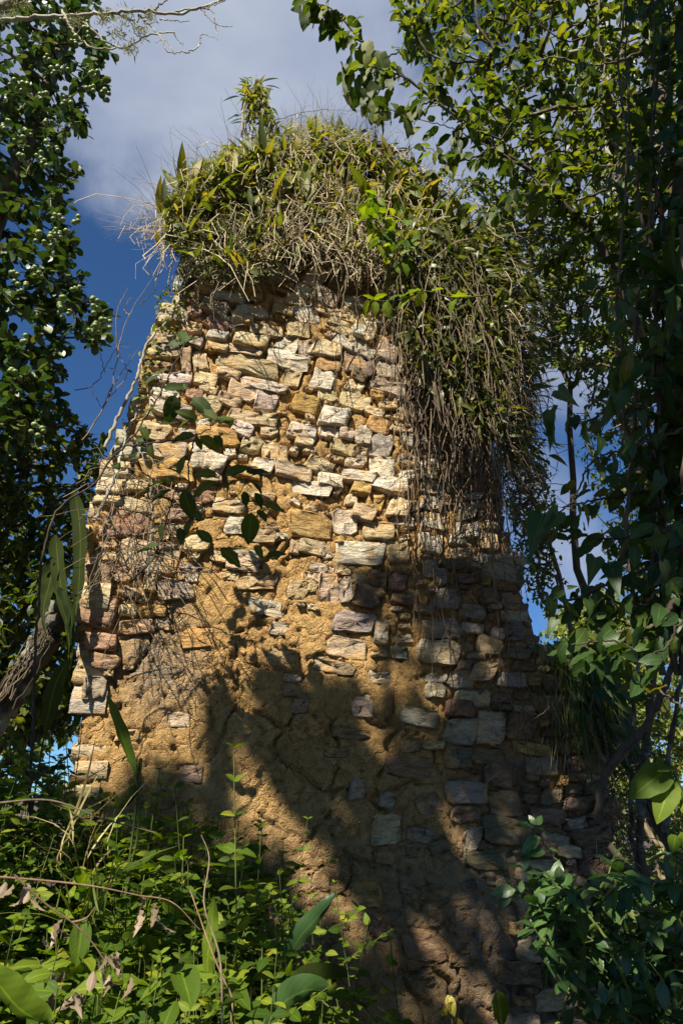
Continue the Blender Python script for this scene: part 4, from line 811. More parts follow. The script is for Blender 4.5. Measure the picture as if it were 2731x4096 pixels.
LF = [(735, 1370, 725, 1310, .095), (735, 1372, 690, 1330, .09), (735, 1372, 685, 1365, .07), (742, 1375, 790, 1335, .075), (742, 1375, 800, 1385, .08), (745, 1370, 770, 1330, .05), (640, 1495, 605, 1470, .06), (642, 1495, 670, 1470, .06), (640, 1500, 580, 1530, .08), (660, 1560, 725, 1535, .10), (700, 1580, 685, 1650, .12), (770, 1590, 840, 1640, .12), (750, 1560, 740, 1540, .04), (640, 1620, 575, 1640, .09), (560, 1600, 600, 1570, .06),
      (860, 1690, 920, 1655, .09), (870, 1680, 820, 1650, .10), (860, 1690, 955, 1672, .09), (780, 1740, 690, 1760, .11), (800, 1745, 865, 1785, .10), (780, 1680, 690, 1690, .09), (790, 1680, 740, 1655, .10), (780, 1750, 805, 1790, .06), (860, 1740, 885, 1770, .06), (590, 1760, 570, 1715, .07), (590, 1765, 550, 1755, .06), (640, 1700, 680, 1690, .06), (600, 1780, 605, 1830, .06), (620, 1790, 635, 1800, .05),
      (722, 1895, 730, 1835, .09), (722, 1900, 680, 1865, .07), (722, 1895, 755, 1885, .05), (700, 1930, 615, 1910, .11), (700, 1920, 640, 1925, .09), (690, 1960, 625, 1990, .10), (690, 2010, 655, 1990, .07), (735, 1960, 760, 2040, .12), (865, 1925, 790, 1970, .12), (868, 1900, 810, 1890, .09), (900, 1905, 985, 1865, .11), (985, 1890, 1040, 1880, .09), (995, 1895, 1045, 1880, .08), (930, 1905, 990, 1915, .09), (890, 1960, 945, 1920, .10), (1000, 1925, 1040, 1960, .08), (1020, 1970, 1040, 2010, .07), (1005, 2050, 998, 2140, .12), (975, 1965, 985, 2000, .06), (980, 2010, 1020, 2005, .07), (1050, 2020, 1110, 2020, .09), (1030, 2040, 1050, 2055, .06),
      (830, 2060, 870, 2050, .06), (760, 2085, 740, 2130, .06), (800, 2085, 790, 2060, .06), (720, 2110, 725, 2160, .07), (850, 2170, 800, 2130, .08), (860, 2165, 915, 2140, .07), (860, 2190, 810, 2210, .07), (880, 2195, 960, 2240, .10), (930, 2190, 960, 2180, .05), (1020, 2180, 1040, 2210, .06), (1060, 2230, 1110, 2210, .08), (640, 2180, 570, 2185, .06), (600, 2200, 520, 2210, .07), (650, 2100, 640, 2140, .05), (560, 1850, 500, 1850, .07), (540, 1830, 520, 1800, .06), (480, 1880, 450, 1830, .06), (600, 1930, 580, 1980, .07), (560, 1890, 610, 1910, .06)]
LF = np.array(LF); a = W(LF[:, 0], LF[:, 1], YS); b = W(LF[:, 2], LF[:, 3], YS+rng.normal(size=len(LF))*.02); d = unit(b-a)
put_leaves(sap, 'ovalhi', M['sapling'], a, d, unit(np.array([0, -.75, .55])+rvec(len(a))*.5), LF[:, 4]*1.3, 200)

# ------------------------------------------------------------------ strap ferns and the leaning dead log at the left
t = thing('strap_fern', W(290, 2620, 3.7), 'fern with long hanging leathery strap fronds on the dead log left of the wall', 'fern')
for l, wd in (([(285, 2680), (300, 2500), (320, 2280), (320, 2100), (300, 1960)], .075), ([(283, 2680), (270, 2480), (245, 2350), (230, 2220), (225, 2140)], .075), ([(278, 2660), (290, 2560), (275, 2420), (240, 2350)], .05), ([(190, 2560), (175, 2440), (200, 2330), (215, 2250)], .08), ([(120, 2380), (180, 2300), (215, 2230)], .05)):
    P = spline(trace(l, 3.68), 16); w_ = wd*.565*np.interp(np.linspace(0, 1, 16), [0, .25, .45, .9, 1], [.06, .14, .75, 1, .15]); sd_ = np.array([1., .15, .05]); V, uv = [], []
    for i in range(16):
        for s in (-1, 0, 1): V.append(P[i]+sd_*s*w_[i]+np.array([0, -.012*abs(s)-.01*s*math.sin(i*1.7), 0])); uv.append((s, i/15))
    Fq = [(i*3+s, i*3+s+1, i*3+s+4, i*3+s+3) for i in range(15) for s in range(2)]
    link('frond', mk('frond', V, Fq, np.full(48, rng.random()), np.array(uv)), M['frond'], t)
t = thing('dead_log', W(-150, 3050, 3.8), 'leaning dead log with shredded bark at the left edge', 'log')
link('trunk', limb('trunk', trace([(-200, 3150), (0, 2840), (100, 2700), (190, 2540), (250, 2420)], 3.85), .11, .06, 40, 14, .006), M['bark'], t)
for k in range(14): # loose strips of bark
    o = rng.normal(size=2)*18; P = trace([(20+o[0], 2800+o[1]), (110+o[0], 2650+o[1]), (200+o[0]*.6, 2500+o[1]*.6)], 3.74); link('bark_strip', limb('bark_strip', P, .006, .003, 12, 4, .008), M['vine'] if k % 3 else M['bark'], t)
def single_strap(name, line, Y, wd, label, mat='frond', cat='leaf', tip=.1):
    P = spline(trace(line, Y), 18); w_ = wd*.5*np.interp(np.linspace(0, 1, 18), [0, .2, .5, .85, 1], [.12, .6, 1, .6, tip]); tg_ = unit(np.gradient(P, axis=0)); sd_ = unit(np.cross(tg_, np.array([.15, 1, .35]))); V, uv = [], []
    for i in range(18):
        for s in (-1, 0, 1): V.append(P[i]+sd_[i]*s*w_[i]+np.array([0, .01, .014])*abs(s)+np.array([0, .006, 0])*s*math.sin(i*1.3)); uv.append((s, i/17))
    Fq = [(i*3+s, i*3+s+1, i*3+s+4, i*3+s+3) for i in range(17) for s in range(2)]
    t = thing(name, P[0], label, cat); link('blade', mk('blade', V, Fq, np.full(54, rng.random()), np.array(uv)), M[mat], t)
    st_ = np.array([P[0]+np.array([0, .02, -.5]), P[0], P[1]]); link('leaf_stalk', limb('leaf_stalk', st_, .006, .004, 10, 5), M['greenstem'], t)
single_strap('strap_leaf', [(175, 2960), (200, 2830), (230, 2720), (275, 2640)], 3.2, .10, 'upright strap leaf below the hanging fern fronds')
single_strap('strap_leaf', [(545, 3120), (510, 3010), (470, 2900), (425, 2790)], 2.9, .055, 'narrow green strap leaf leaning on the sunlit lower left stones', 'bush')
single_strap('strap_leaf', [(555, 3060), (520, 3190), (480, 3230), (450, 3180)], 2.9, .05, 'dark curled leaf at the foot of the sunlit lower left stones')
single_strap('strap_leaf', [(1130, 3980), (1180, 3780), (1260, 3680), (1340, 3590)], 2.9, .07, 'long green strap leaf reaching across the shaded base of the wall', 'glossy')
single_strap('strap_leaf', [(1130, 4080), (1200, 3960), (1300, 3920), (1390, 3910)], 2.5, .09, 'wide arching strap leaf with yellowing rim beside the wall foot', 'frond')
single_strap('strap_leaf', [(1050, 4130), (1150, 4000), (1260, 3960), (1330, 3990)], 2.4, .075, 'wide drooping strap leaf in front of the wall foot', 'glossy')
single_strap('strap_leaf', [(-60, 3880), (10, 3960), (70, 4030), (200, 4110)], 1.7, .075, 'broad smooth blade arching out of the bottom left undergrowth', 'bush')
single_strap('strap_leaf', [(840, 3980), (830, 3830), (845, 3740), (850, 3600)], 2.5, .05, 'pale upright strap leaf catching the sun inside the left bushes', 'bush')

# ------------------------------------------------------------------ bushes at the lower left
TOPL = [(0, 2840), (120, 2960), (260, 2960), (350, 3100), (480, 3180), (620, 3160), (700, 3210), (850, 3230), (960, 3290), (1060, 3470), (1150, 3640), (1260, 3820), (1400, 3930), (1600, 4040)]
def stem_plant(t, tip, hgt, leaf, mat='bush', key='oval', node=.055, branch=True, r=.004, stemmat='greenstem', single=60, lean=.1):
    basep = tip+np.array([rng.normal()*lean, rng.normal()*lean, -hgt]); mid = (tip+basep)/2+rng.normal(size=3)*.05
    P = spline([basep, mid, tip], 14); link('stem', strands('stem', P[None], np.linspace(r, r*.4, 14)[None], 5), M[stemmat], t)
    k = int(min(hgt*.75, .95)/node); pos, d, nn, sz = [], [], [], []; az = rng.uniform(0, 6.3)
    Lr = np.linspace(1, 1-min(.95, hgt*.75)/hgt, k); seglen = np.linspace(0, 1, 14)
    for q in range(k):
        p = np.array([np.interp(Lr[q], seglen, P[:, c]) for c in range(3)]); a = az+(q % 2)*math.pi/2+rng.normal()*.2; g_ = min(1, .45+q*.16)
        for s in (0, math.pi):
            h = np.array([math.cos(a+s), math.sin(a+s), .55 if q < 2 else .15+rng.normal()*.15]); pos.append(p); d.append(h); nn.append(np.array([-.15, -.4, .8])+rng.normal(size=3)*.45); sz.append(leaf*g_*rng.uniform(.8, 1.15))
        if branch and q > 2 and rng.random() < .40:
            a2 = rng.uniform(0, 6.3); Ls = rng.uniform(.10, .26); e = p+np.array([math.cos(a2), math.sin(a2), .55])*Ls
            for w in np.linspace(.35, 1, 4):
                pp = p+(e-p)*w
                for s in (0, math.pi):
                    pos.append(pp); d.append(np.array([math.cos(a2+1.57+s), math.sin(a2+1.57+s), .25])+rng.normal(size=3)*.2); nn.append(np.array([-.15, -.55, .8])+rng.normal(size=3)*.35); sz.append(leaf*rng.uniform(.6, 1.0))
            sideT.append((p, e))
    return np.array(pos), np.array(d), np.array(nn), np.array(sz)
def bush(tips, hgts, leaf, label, group, mat='bush', key='oval', single=45, name='leafy_bush', **kw):
    global sideT; sideT = []
    b = np.mean(tips, 0); b = np.array([b[0], b[1], 0.]); t = thing(name, b, label, 'bush', group); R = [stem_plant(t, tips[i], hgts[i], leaf, mat, key, **kw) for i in range(len(tips))]
    p, d, n_, s = [np.concatenate([r[k] for r in R]) for k in range(4)]
    if sideT: link('side_shoots', edgetubes('side_shoots', [a for a, b_ in sideT], [b_ for a, b_ in sideT], np.full(len(sideT), .0025), np.full(len(sideT), .0012), 4), M[kw.get('stemmat', 'greenstem')], t, kind='stuff')
    put_leaves(t, key, M[mat], p, d, n_, s, single)
for k in range(42):
    f = k/41; x = rng.uniform(-60, 1150) if k > 8 else (k+.5)/9*1150; top = np.interp(x, [p[0] for p in TOPL], [p[1] for p in TOPL]); dy = (rng.random()**1.2)*900*(1 if k > 8 else .12)
    Y = 3.35-1.25*min(1, dy/900)+rng.normal()*.12; c = W(x, min(top+40+dy, 4180), Y); m_ = int(rng.integers(4, 8)); tips = c+rng.normal(size=(m_, 3))*np.array([.16, .16, .13])
    tips[:, 2] = np.minimum(tips[:, 2], c[2]+.06)
    bush(tips, tips[:, 2]-.02, rng.uniform(.05, .085), *(('bright green bush with paired oval leaves rising against the wall foot', 'bushes against the wall foot') if dy < 150 else ('leafy green bush around the pinkish twig and dry stalks', 'bushes around the pinkish twig') if dy < 520 else ('low shaded green bush under the withered branch', 'low bushes under the withered branch')))
for (x, y, Y, lab) in ((935, 2990, 2.75, 'tallest upright stem with paired leaves standing before the shaded wall'), (700, 3150, 2.8, 'upright stem with pale top leaves above the left bushes'), (1045, 3310, 2.7, 'single young shoot with two paired leaves before the dappled wall'), (1470, 3700, 2.6, 'young plant with notched leaves at the middle of the wall foot'), (1560, 3760, 2.55, 'young branching plant in the dappled light at the wall foot'), (640, 3080, 3.1, 'dark thin stem with sparse leaves against the lower left stones')):
    c = W(x, y, Y); bush(c[None], np.array([c[2]-.02]), .085, lab, None, 'bush', 'oval', 60, 'young_plant', node=.10 if y < 3400 else .06, branch=y > 3600, r=.005)
# feathery ground ivy creeping up beside the log
bush(W(np.array([140, 200, 260, 330, 60]), np.array([2990, 2960, 2890, 2900, 2860]), 3.1), np.full(5, .8), .045, 'fine leaved green shoots beside the leaning dead log', None, 'bush', 'lance', 60, 'leafy_bush', node=.035)
for k in range(5):
    x = rng.uniform(0, 1050); y = np.interp(x, [p[0] for p in TOPL], [p[1] for p in TOPL])+rng.uniform(120, 700); c = W(x, min(y, 4050), rng.uniform(2.1, 3.0))
    t = thing('grass_clump', c*[1, 1, 0], 'clump of thin yellowing grass blades among the lower left bushes', 'grass', 'grass clumps among the bushes'); m_ = 16
    put_leaves(t, 'blade', M['drygrass'] if k % 3 == 0 else M['strap'], c+rng.normal(size=(m_, 3))*.05-np.array([0, 0, .12]), unit(np.array([0, 0, 1.])+rvec(m_)*.55), rvec(m_), rng.uniform(.12, .24, m_), 30)
for k in range(7):
    x = rng.uniform(60, 1000); y = np.interp(x, [p[0] for p in TOPL], [p[1] for p in TOPL])+rng.uniform(200, 750); c = W(x, min(y, 4000), rng.uniform(2.0, 2.6)); m_ = 9
    t = thing('broad_leaf_weed', c*[1, 1, 0], 'weed with wide pointed yellow green leaves among the lower left bushes', 'weed', 'broad leaved weeds among the bushes'); link('stem', limb('stem', [c*[1, 1, 0], c*[1, 1, .6]+[.03, .02, 0], c], .004, .002, 16, 5), M['greenstem'], t)
    put_leaves(t, 'ovalhi', M['bush'], c-np.array([0, 0, 1.])*rng.uniform(0, .3, (m_, 1)), unit(rvec(m_)*np.array([1, 1, .4])+np.array([0, 0, -.15])), unit(np.array([0, -.35, .8])+rvec(m_)*.4), rng.uniform(.10, .16, m_), 20)
# dry stalks and the withered branch
def stalk(l, Y, r, label, mat='redstem'):
    P = trace(l, Y); t = thing('dry_stalk', P[0], label, 'stalk'); P[1:-1] += rng.normal(size=(len(P)-2, 3))*.012; link('stem', limb('stem', P, r*.8, r*.35, 8*len(l), 6), M[mat], t)
stalk([(890, 4140), (870, 3800), (845, 3600), (820, 3400), (805, 3340)], 2.0, .004, 'bare brown stalk rising through the left bushes', 'vine')
stalk([(-40, 3505), (180, 3520), (400, 3560), (560, 3590), (690, 3625), (800, 3720)], 2.2, .004, 'pinkish twig lying across the left bushes')
stalk([(-40, 3215), (200, 3225), (420, 3260), (620, 3330)], 2.4, .0045, 'dark twig crossing above the left bushes', 'darkvine')
stalk([(1920, 3160), (1960, 3120), (2010, 3080), (2060, 3185), (2100, 3200)], 3.9, .002, 'thin pale runner hooked over the shaded stones', 'drystem')
stalk([(920, 4130), (940, 3990), (905, 3900), (760, 3560)], 2.1, .004, 'thin straight stalk leaning over the left bushes', 'redstem')
t = thing('withered_branch', W(200, 3600, 2.0), 'orange brown branch with withered crumpled leaves among the left bushes', 'branch')
for l, r in (([(60, 3500), (190, 3620), (290, 3690), (370, 3770), (430, 3860)], .003), ([(290, 3690), (350, 3670), (380, 3630)], .003)): link('stem', limb('stem', trace(l, 2.0), r, r*.5, 24, 6), M['redstem'], t)
n = 34; q = np.array([(200, 3700), (310, 3760), (370, 3830), (430, 3810), (420, 3900), (480, 3850), (250, 3900), (220, 3950), (500, 3920), (50, 3560), (90, 3600), (570, 3620), (300, 3980), (160, 3560)])[rng.integers(0, 14, n)]+rng.normal(size=(n, 2))*26
put_leaves(t, 'crumple', M['deadleaf'], W(q[:, 0], q[:, 1], 2.0+rng.normal(size=n)*.08), unit(np.array([0, 0, -1.])+rvec(n)*.5), rvec(n), rng.uniform(.03, .055, n), 60)

# ------------------------------------------------------------------ undergrowth and shrubs behind, left
def shrub(name, base, poly, ny, Y, key, mat, leaf, k, label, cat='shrub', single=60, trunkr=.03, stemmat='bark', group=None, seg=.2, rt=.003, back=.1, droop=.2, spread=1.0, upn=1.0, trunkpts=None):
    base = np.asarray(base, float); t = thing(name, base, label, cat, group); q = spoly(poly, ny); tg = W(q[:, 0], q[:, 1], rng.uniform(Y[0], Y[1], ny)); c = tg.mean(0)
    tr = spline(trunkpts if trunkpts is not None else [base, base*.6+c*.4+np.array([0, 0, .1]), c+np.array([0, 0, .2])], 16); tr[1:] += rng.normal(size=(15, 3))*trunkr*1.1; link('trunk', strands('trunk', tr[None], np.linspace(trunkr, trunkr*.4, 16)[None], 8), M[stemmat], t)
    A, B, ra, rb, tips, td = grow(tr, tg, seg, .12, .05, rt, .42, trunkr); link('branches', edgetubes('branches', A, B, ra, rb, 5), M[stemmat], t, kind='stuff')
    P_, D_, N_, S_ = tipleaves(tips, td, k, leaf, droop, spread, back, upn); put_leaves(t, key, M[mat], P_, D_, N_, S_, single); return t
shrub('shrub', (-2.9, 4.6, 0), [(-150, 1650), (250, 1620), (440, 1750), (460, 1900), (360, 2050), (300, 2300), (-150, 2300)], 560, (4.2, 5.2), 'oval', 'canopy', .075, 6, 'dark leafy shrub between the berry tree and the left edge of the wall', single=80)
shrub('shrub', (-2.6, 4.3, 0), [(-150, 2250), (260, 2250), (320, 2500), (320, 2900), (-150, 3000)], 420, (4.0, 5.0), 'oval', 'canopy', .085, 7, 'dense dark undergrowth shrub behind the leaning dead log', single=60)
shrub('shrub', (-5.5, 9, 0), [(-500, 1500), (330, 1750), (380, 2300), (360, 3000), (-500, 3000)], 420, (7.5, 10), 'ovallo', 'canopy', .16, 8, 'background thicket seen through the gaps left of the wall', single=0, trunkr=.08, rt=.006)

shrub('shrub', (-4.2, 6.5, 0), [(-400, 2700), (200, 2650), (420, 2800), (420, 3500), (-400, 3500)], 360, (5.4, 7), 'oval', 'canopy', .11, 8, 'low dark thicket behind the lower left bushes', single=0, trunkr=.05, rt=.005)
# ------------------------------------------------------------------ right side
# long diagonal branch with broad hanging leaves
DG = [(2560, 1320), (2350, 915), (2236, 801), (2123, 680), (1975, 592), (1853, 488), (1740, 401), (1626, 314), (1530, 235), (1452, 166), (1365, 70)]
t = thing('slanting_tree', (2.75, 4.6, 0), 'long dark branch with broad drooping leaves slanting over the wall top', 'tree')
DP = trace(DG, np.linspace(4.6, 4.0, len(DG)))
link('trunk', limb('trunk', [(2.75, 4.6, 0), (2.8, 4.6, 2.5), DP[0]], .06, .035, 16, 8), M['bark'], t)
link('main_branch', limb('main_branch', DP, .034, .008, 60, 8, .004), M['darkvine'], t)
DB = [[(2123, 680), (1900, 560), (1800, 510), (1680, 480), (1600, 460)], [(1740, 401), (1640, 430), (1560, 440), (1540, 410)], [(1626, 314), (1500, 270), (1420, 280), (1380, 270)], [(1530, 235), (1430, 330), (1400, 370)], [(1452, 166), (1380, 140), (1280, 60)], [(1365, 70), (1290, 20), (1210, 10)], [(1530, 235), (1650, 180), (1700, 60)], [(1740, 401), (1760, 250), (1850, 120)], [(1975, 592), (1950, 400), (2050, 250)], [(1853, 488), (1800, 620), (1750, 700)], [(1975, 592), (1850, 640), (1700, 590)], [(2236, 801), (2060, 780), (1960, 850), (1850, 830)], [(2350, 915), (2250, 1000), (2100, 1080)], [(1600, 300), (1480, 420), (1500, 460)]]
pos, dd = [], []
for l in DB:
    P = trace(l, 4.05+rng.normal()*.12); link('branch', limb('branch', P, .009, .003, 8*len(l), 6, .006), M['darkvine'], t)
    S = spline(P, 14); pos.append(S[2:]); dd.append(np.gradient(S, axis=0)[2:])
S = spline(DP, 50)[12:]; pos.append(S); dd.append(np.gradient(S, axis=0)); pos = np.concatenate(pos); dd = unit(np.concatenate(dd))
pos = np.repeat(pos, 2, 0)+rvec(len(pos)*2)*.05; dd = np.repeat(dd, 2, 0); n = len(pos)
put_leaves(t, 'ovalhi', M['diag'], pos, unit(dd*.4+rvec(n)*.55+np.array([0, 0, -.75])), unit(np.array([0, -.3, .7])+rvec(n)*.7), rng.uniform(.10, .18, n), 300)
# leaves standing out against the sky at its tip
AG = np.array([(1240, 20, 1215, 70), (1300, 40, 1260, 60), (1280, 60, 1300, 100), (1330, 60, 1290, 50), (1400, 120, 1345, 160), (1430, 180, 1370, 240), (1410, 290, 1380, 340), (1430, 330, 1445, 390), (1450, 350, 1490, 400), (1500, 390, 1505, 450), (1520, 300, 1570, 330), (1560, 410, 1600, 450), (1420, 280, 1380, 300), (1370, 130, 1330, 130), (1500, 200, 1540, 260), (1590, 440, 1640, 470), (1620, 470, 1640, 520), (1470, 160, 1440, 230)])
a = W(AG[:, 0], AG[:, 1], 4.0); b = W(AG[:, 2], AG[:, 3], 4.0); put_leaves(t, 'ovalhi', M['diag'], a, unit(b-a), unit(np.array([0, -.6, .5])+rvec(len(a))*.5), np.linalg.norm(b-a, axis=1)*1.25, 40)

# canopy over the upper right
CAN = [(1490, -260), (2950, -260), (2950, 1300), (2560, 1250), (2450, 1000), (2250, 860), (2080, 740), (1960, 680), (1850, 500), (1700, 330), (1600, 120)]
t = shrub('canopy_tree', (3.3, 4.4, 0), CAN, 1500, (3.9, 6.2), 'oval', 'canopy', .115, 7, 'large dark crowned tree leaning over the right of the wall', 'tree', 300, .14, 'bark', None, .25, .004, .2, .35, 1.0, .7, [(3.3, 4.4, 0), (3.2, 4.4, 3), W(2690, 900, 4.4), W(2600, 300, 4.6), W(2450, -150, 5.0)])
for l, r in (([(1900, 0), (1915, 110), (1980, 210), (1830, 250), (1740, 230), (1660, 130), (1630, 0)], .014), ([(2400, -50), (2390, 100), (2410, 250), (2440, 420)], .010), ([(2700, 500), (2560, 590), (2420, 760), (2300, 800)], .016), ([(2600, 200), (2350, 260), (2200, 230), (2080, 280)], .012), ([(2650, 350), (2420, 420), (2280, 560), (2130, 640)], .010)):
    link('branch', limb('branch', trace(l, 4.1), r, r*.6, 40, 7, .005), M['bark'], t)
# pale trunk behind
t = thing('pale_tree', (4.3, 7.2, 0), 'tree with a pale lichen blotched trunk and thin twigs behind the canopy', 'tree')
tr = spline([(4.3, 7.2, 0), W(2480, 1500, 7.2), W(2460, 900, 7.2), W(2435, 450, 7.2), W(2420, 100, 7.2)], 40); link('trunk', strands('trunk', tr[None], np.linspace(.15, .08, 40)[None], 12), M['palebark'], t)
q = spoly([(2100, 700), (2400, 100), (2731, 100), (2800, 1200), (2300, 1300), (2050, 1000)], 420); A, B, ra, rb, tips, td = grow(tr[8:], W(q[:, 0], q[:, 1], rng.uniform(6.4, 8, 420)), .25, .14, .05, .004, .42, .05)
link('branches', edgetubes('branches', A, B, ra, rb, 5), M['palebark'], t, kind='stuff'); P_, D_, N_, S_ = tipleaves(tips, td, 5, .10, .2, 1, .25, .8); put_leaves(t, 'ovallo', M['far'], P_, D_, N_, S_, 0)
# loose fine-leaved trees standing behind the right edge
t = shrub('fine_leaf_tree', (2.9, 6.3, 0), [(1780, 700), (2150, 720), (2500, 950), (2620, 1500), (2380, 1500), (2120, 1450), (2040, 1000)], 950, (5.2, 7.0), 'oval', 'far', .075, 6, 'loose small leaved tree with many bare twigs behind the right end of the wall', 'tree', 0, .05, 'vine', None, .2, .0035, .2, .2, 1, .8, [(2.9, 6.3, 0), W(2330, 2200, 6.3), W(2260, 1500, 6.3), W(2150, 950, 6.3)])
t = shrub('fine_leaf_tree', (3.3, 6.5, 0), [(1960, 1550), (2150, 1750), (2230, 2100), (2200, 2500), (2080, 2300), (1990, 1900)], 460, (5.4, 6.6), 'oval', 'far', .055, 4, 'twiggy half bare tree close behind the right broken edge', 'tree', 0, .035, 'vine', None, .2, .0035, .2, .2, 1, .8, [(3.3, 6.5, 0), W(2350, 2700, 6.2), W(2200, 2200, 6.0), W(2080, 1750, 5.8)])
t = shrub('fine_leaf_tree', (4.2, 6.6, 0), [(2230, 1350), (2500, 1250), (2800, 1300), (2800, 2350), (2500, 2350), (2400, 2200), (2330, 1900)], 650, (5.6, 7.0), 'oval', 'far', .065, 5, 'small leaved tree behind the dark climbing vines', 'tree', 0, .05, 'vine', None, .2, .0035, .2, .2, 1, .8)
# dark trunk wrapped in climbing vines at the right edge
t = thing('vine_trunk', (1.95, 3.0, 0), 'dark mossy trunk wrapped in climbing vines at the right edge', 'tree')
link('trunk', limb('trunk', [(1.95, 3.0, 0), W(2830, 2600, 3.0), W(2800, 1900, 3.0), W(2740, 1200, 3.05), W(2770, 400, 3.1), W(2740, -200, 3.1)], .11, .09, 50, 14, .012), M['bark'], t)
for k in range(9):
    o = rng.normal()*60; ys = np.linspace(2700, -100, 9); xs = 2730+o+np.cumsum(rng.normal(size=9)*38); link('vine', limb('vine', trace(np.c_[xs, ys], 2.85), .010, .006, 50, 6, .006), M['darkvine'], t)
n = 1500; s = rng.random(n); q = np.c_[2690+rng.normal(size=n)*95, s*2600-100]; put_leaves(t, 'oval', M['arrow'], W(q[:, 0], q[:, 1], rng.uniform(2.75, 3.15, n)), unit(rvec(n)+np.array([-.3, 0, -.4])), unit(np.array([0, -.3, .8])+rvec(n)*.6), rng.uniform(.06, .14, n), 150)
p = W(np.array([2478, 2625, 2630]), np.array([1180, 760, 830]), 2.8); put_leaves(t, 'lance', M['redbract'], p, unit(np.array([[-1, 0, .3], [.2, 0, -1], [.3, 0, -1]])), unit(rvec(3)+np.array([0, -1, 0])), [.06, .05, .04], 3, 'red_bract')
t = thing('epiphyte_rosette', W(2680, 1130, 2.75), 'dark rosette of broad strap leaves perched on the vine wrapped trunk', 'plant'); k = 12
an = np.linspace(-2.7, 2.7, k); c_ = W(2690, 1150, 2.75); put_leaves(t, 'strap', M['arrow'], np.repeat(c_[None], k, 0)+rvec(k)*.02, unit(np.c_[-np.cos(an*.7), -.4+rng.normal(size=k)*.3, np.sin(an*.7)+.3]), unit(np.array([0, -.3, 1.])+rvec(k)*.3), rng.uniform(.25, .42, k), 20)
t = thing('epiphyte_rosette', W(2690, 1700, 2.7), 'rosette of yellowish broad leaves lower on the vine wrapped trunk', 'plant'); c_ = W(2720, 1020, 2.75); an = np.linspace(-2, 2, 9)
put_leaves(t, 'strap', M['frond'], np.repeat(W(2710, 1720, 2.75)[None], 9, 0)+rvec(9)*.02, unit(np.c_[-np.cos(an*.7), -.4+rng.normal(size=9)*.3, np.sin(an*.7)+.2]), unit(np.array([0, -.3, 1.])+rvec(9)*.3), rng.uniform(.2, .34, 9), 20)
# arrow-leaved vines
VL = [([(2731, 1250), (2600, 1400), (2480, 1500), (2420, 1640), (2300, 1700)], .008), ([(2780, 1700), (2600, 1760), (2480, 1800), (2380, 1840), (2260, 2030), (2200, 2060)], .007), ([(2780, 1950), (2650, 1960), (2500, 1980), (2380, 2000), (2250, 2030)], .008), ([(2760, 2050), (2650, 2130), (2540, 2150), (2400, 2150), (2300, 2130), (2200, 2080)], .007), ([(2780, 2150), (2600, 2270), (2450, 2320), (2380, 2360), (2280, 2400), (2200, 2390)], .009),
      ([(2780, 2290), (2640, 2360), (2560, 2420), (2480, 2430), (2400, 2330)], .006), ([(2700, 2380), (2640, 2480), (2560, 2520), (2460, 2530)], .012), ([(2600, 2400), (2500, 2500), (2430, 2440), (2390, 2380)], .005), ([(2731, 2480), (2600, 2620), (2450, 2560), (2280, 2580)], .005), ([(2731, 2840), (2560, 2700), (2400, 2620), (2280, 2560)], .005), ([(2700, 1100), (2560, 1060), (2440, 1120), (2350, 1300)], .006), ([(2500, 1150), (2480, 1400), (2420, 1500)], .005)]
t = thing('climbing_vine', (1.8, 2.6, 0), 'climbing vine with smooth dark arrow shaped leaves hanging in front of the right edge', 'vine')
link('main_stem', limb('main_stem', [(1.8, 2.6, 0), W(2780, 2900, 2.6), W(2740, 2200, 2.6), W(2760, 1500, 2.6), W(2720, 900, 2.6)], .02, .010, 40, 8, .006), M['darkvine'], t)
pos, dd = [], []
for l, r in VL:
    P = trace(l, 2.6+rng.normal()*.15); link('stem', limb('stem', P, r, r*.5, 9*len(l), 6, .004), M['darkvine'], t); S = spline(P, 5+4*len(l)); pos.append(S[1:]); dd.append(np.gradient(S, axis=0)[1:])
pos = np.concatenate(pos); dd = unit(np.concatenate(dd)); n = len(pos)
put_leaves(t, 'ovalhi', M['arrow'], pos+rvec(n)*.05, unit(dd*.5+rvec(n)*.75+np.array([-.15, 0, -.7])), unit(np.array([0, -.5, .5])+rvec(n)*.8), rng.uniform(.05, .12, n), 300)
AL = np.array([(2200, 1640, 2170, 1760), (2190, 1690, 2230, 1830), (2170, 2060, 2060, 2240), (2230, 2050, 2130, 2180), (2160, 2020, 2130, 2080), (2240, 2360, 2170, 2440), (2200, 2390, 2160, 2520), (2270, 2350, 2330, 2360), (2260, 2410, 2310, 2480), (2330, 2330, 2290, 2400), (2220, 2480, 2170, 2560), (2350, 2400, 2380, 2470), (2440, 2260, 2420, 2380), (2380, 2230, 2340, 2330), (2500, 2420, 2490, 2500), (2230, 1560, 2280, 1640), (2480, 1560, 2440, 1720), (2440, 1600, 2470, 1700), (2520, 1750, 2500, 1860), (2400, 1750, 2360, 1850), (2560, 1450, 2530, 1560), (2430, 1180, 2410, 1270), (2560, 1650, 2600, 1760), (2500, 2560, 2500, 2660), (2560, 2560, 2560, 2650), (2680, 2540, 2690, 2680), (2650, 2250, 2690, 2350), (2640, 1900, 2600, 2010)])
a = W(AL[:, 0], AL[:, 1], 2.5); b = W(AL[:, 2]+rng.normal(size=len(AL))*30, AL[:, 3]-rng.random(len(AL))*25, 2.5+rng.normal(size=len(AL))*.05); put_leaves(t, 'arrow', M['arrow'], a, unit(b-a), unit(np.array([0, -1, .3])+rvec(len(a))*.9), np.linalg.norm(b-a, axis=1)*rng.uniform(.8, 1.15, len(a)), 60)
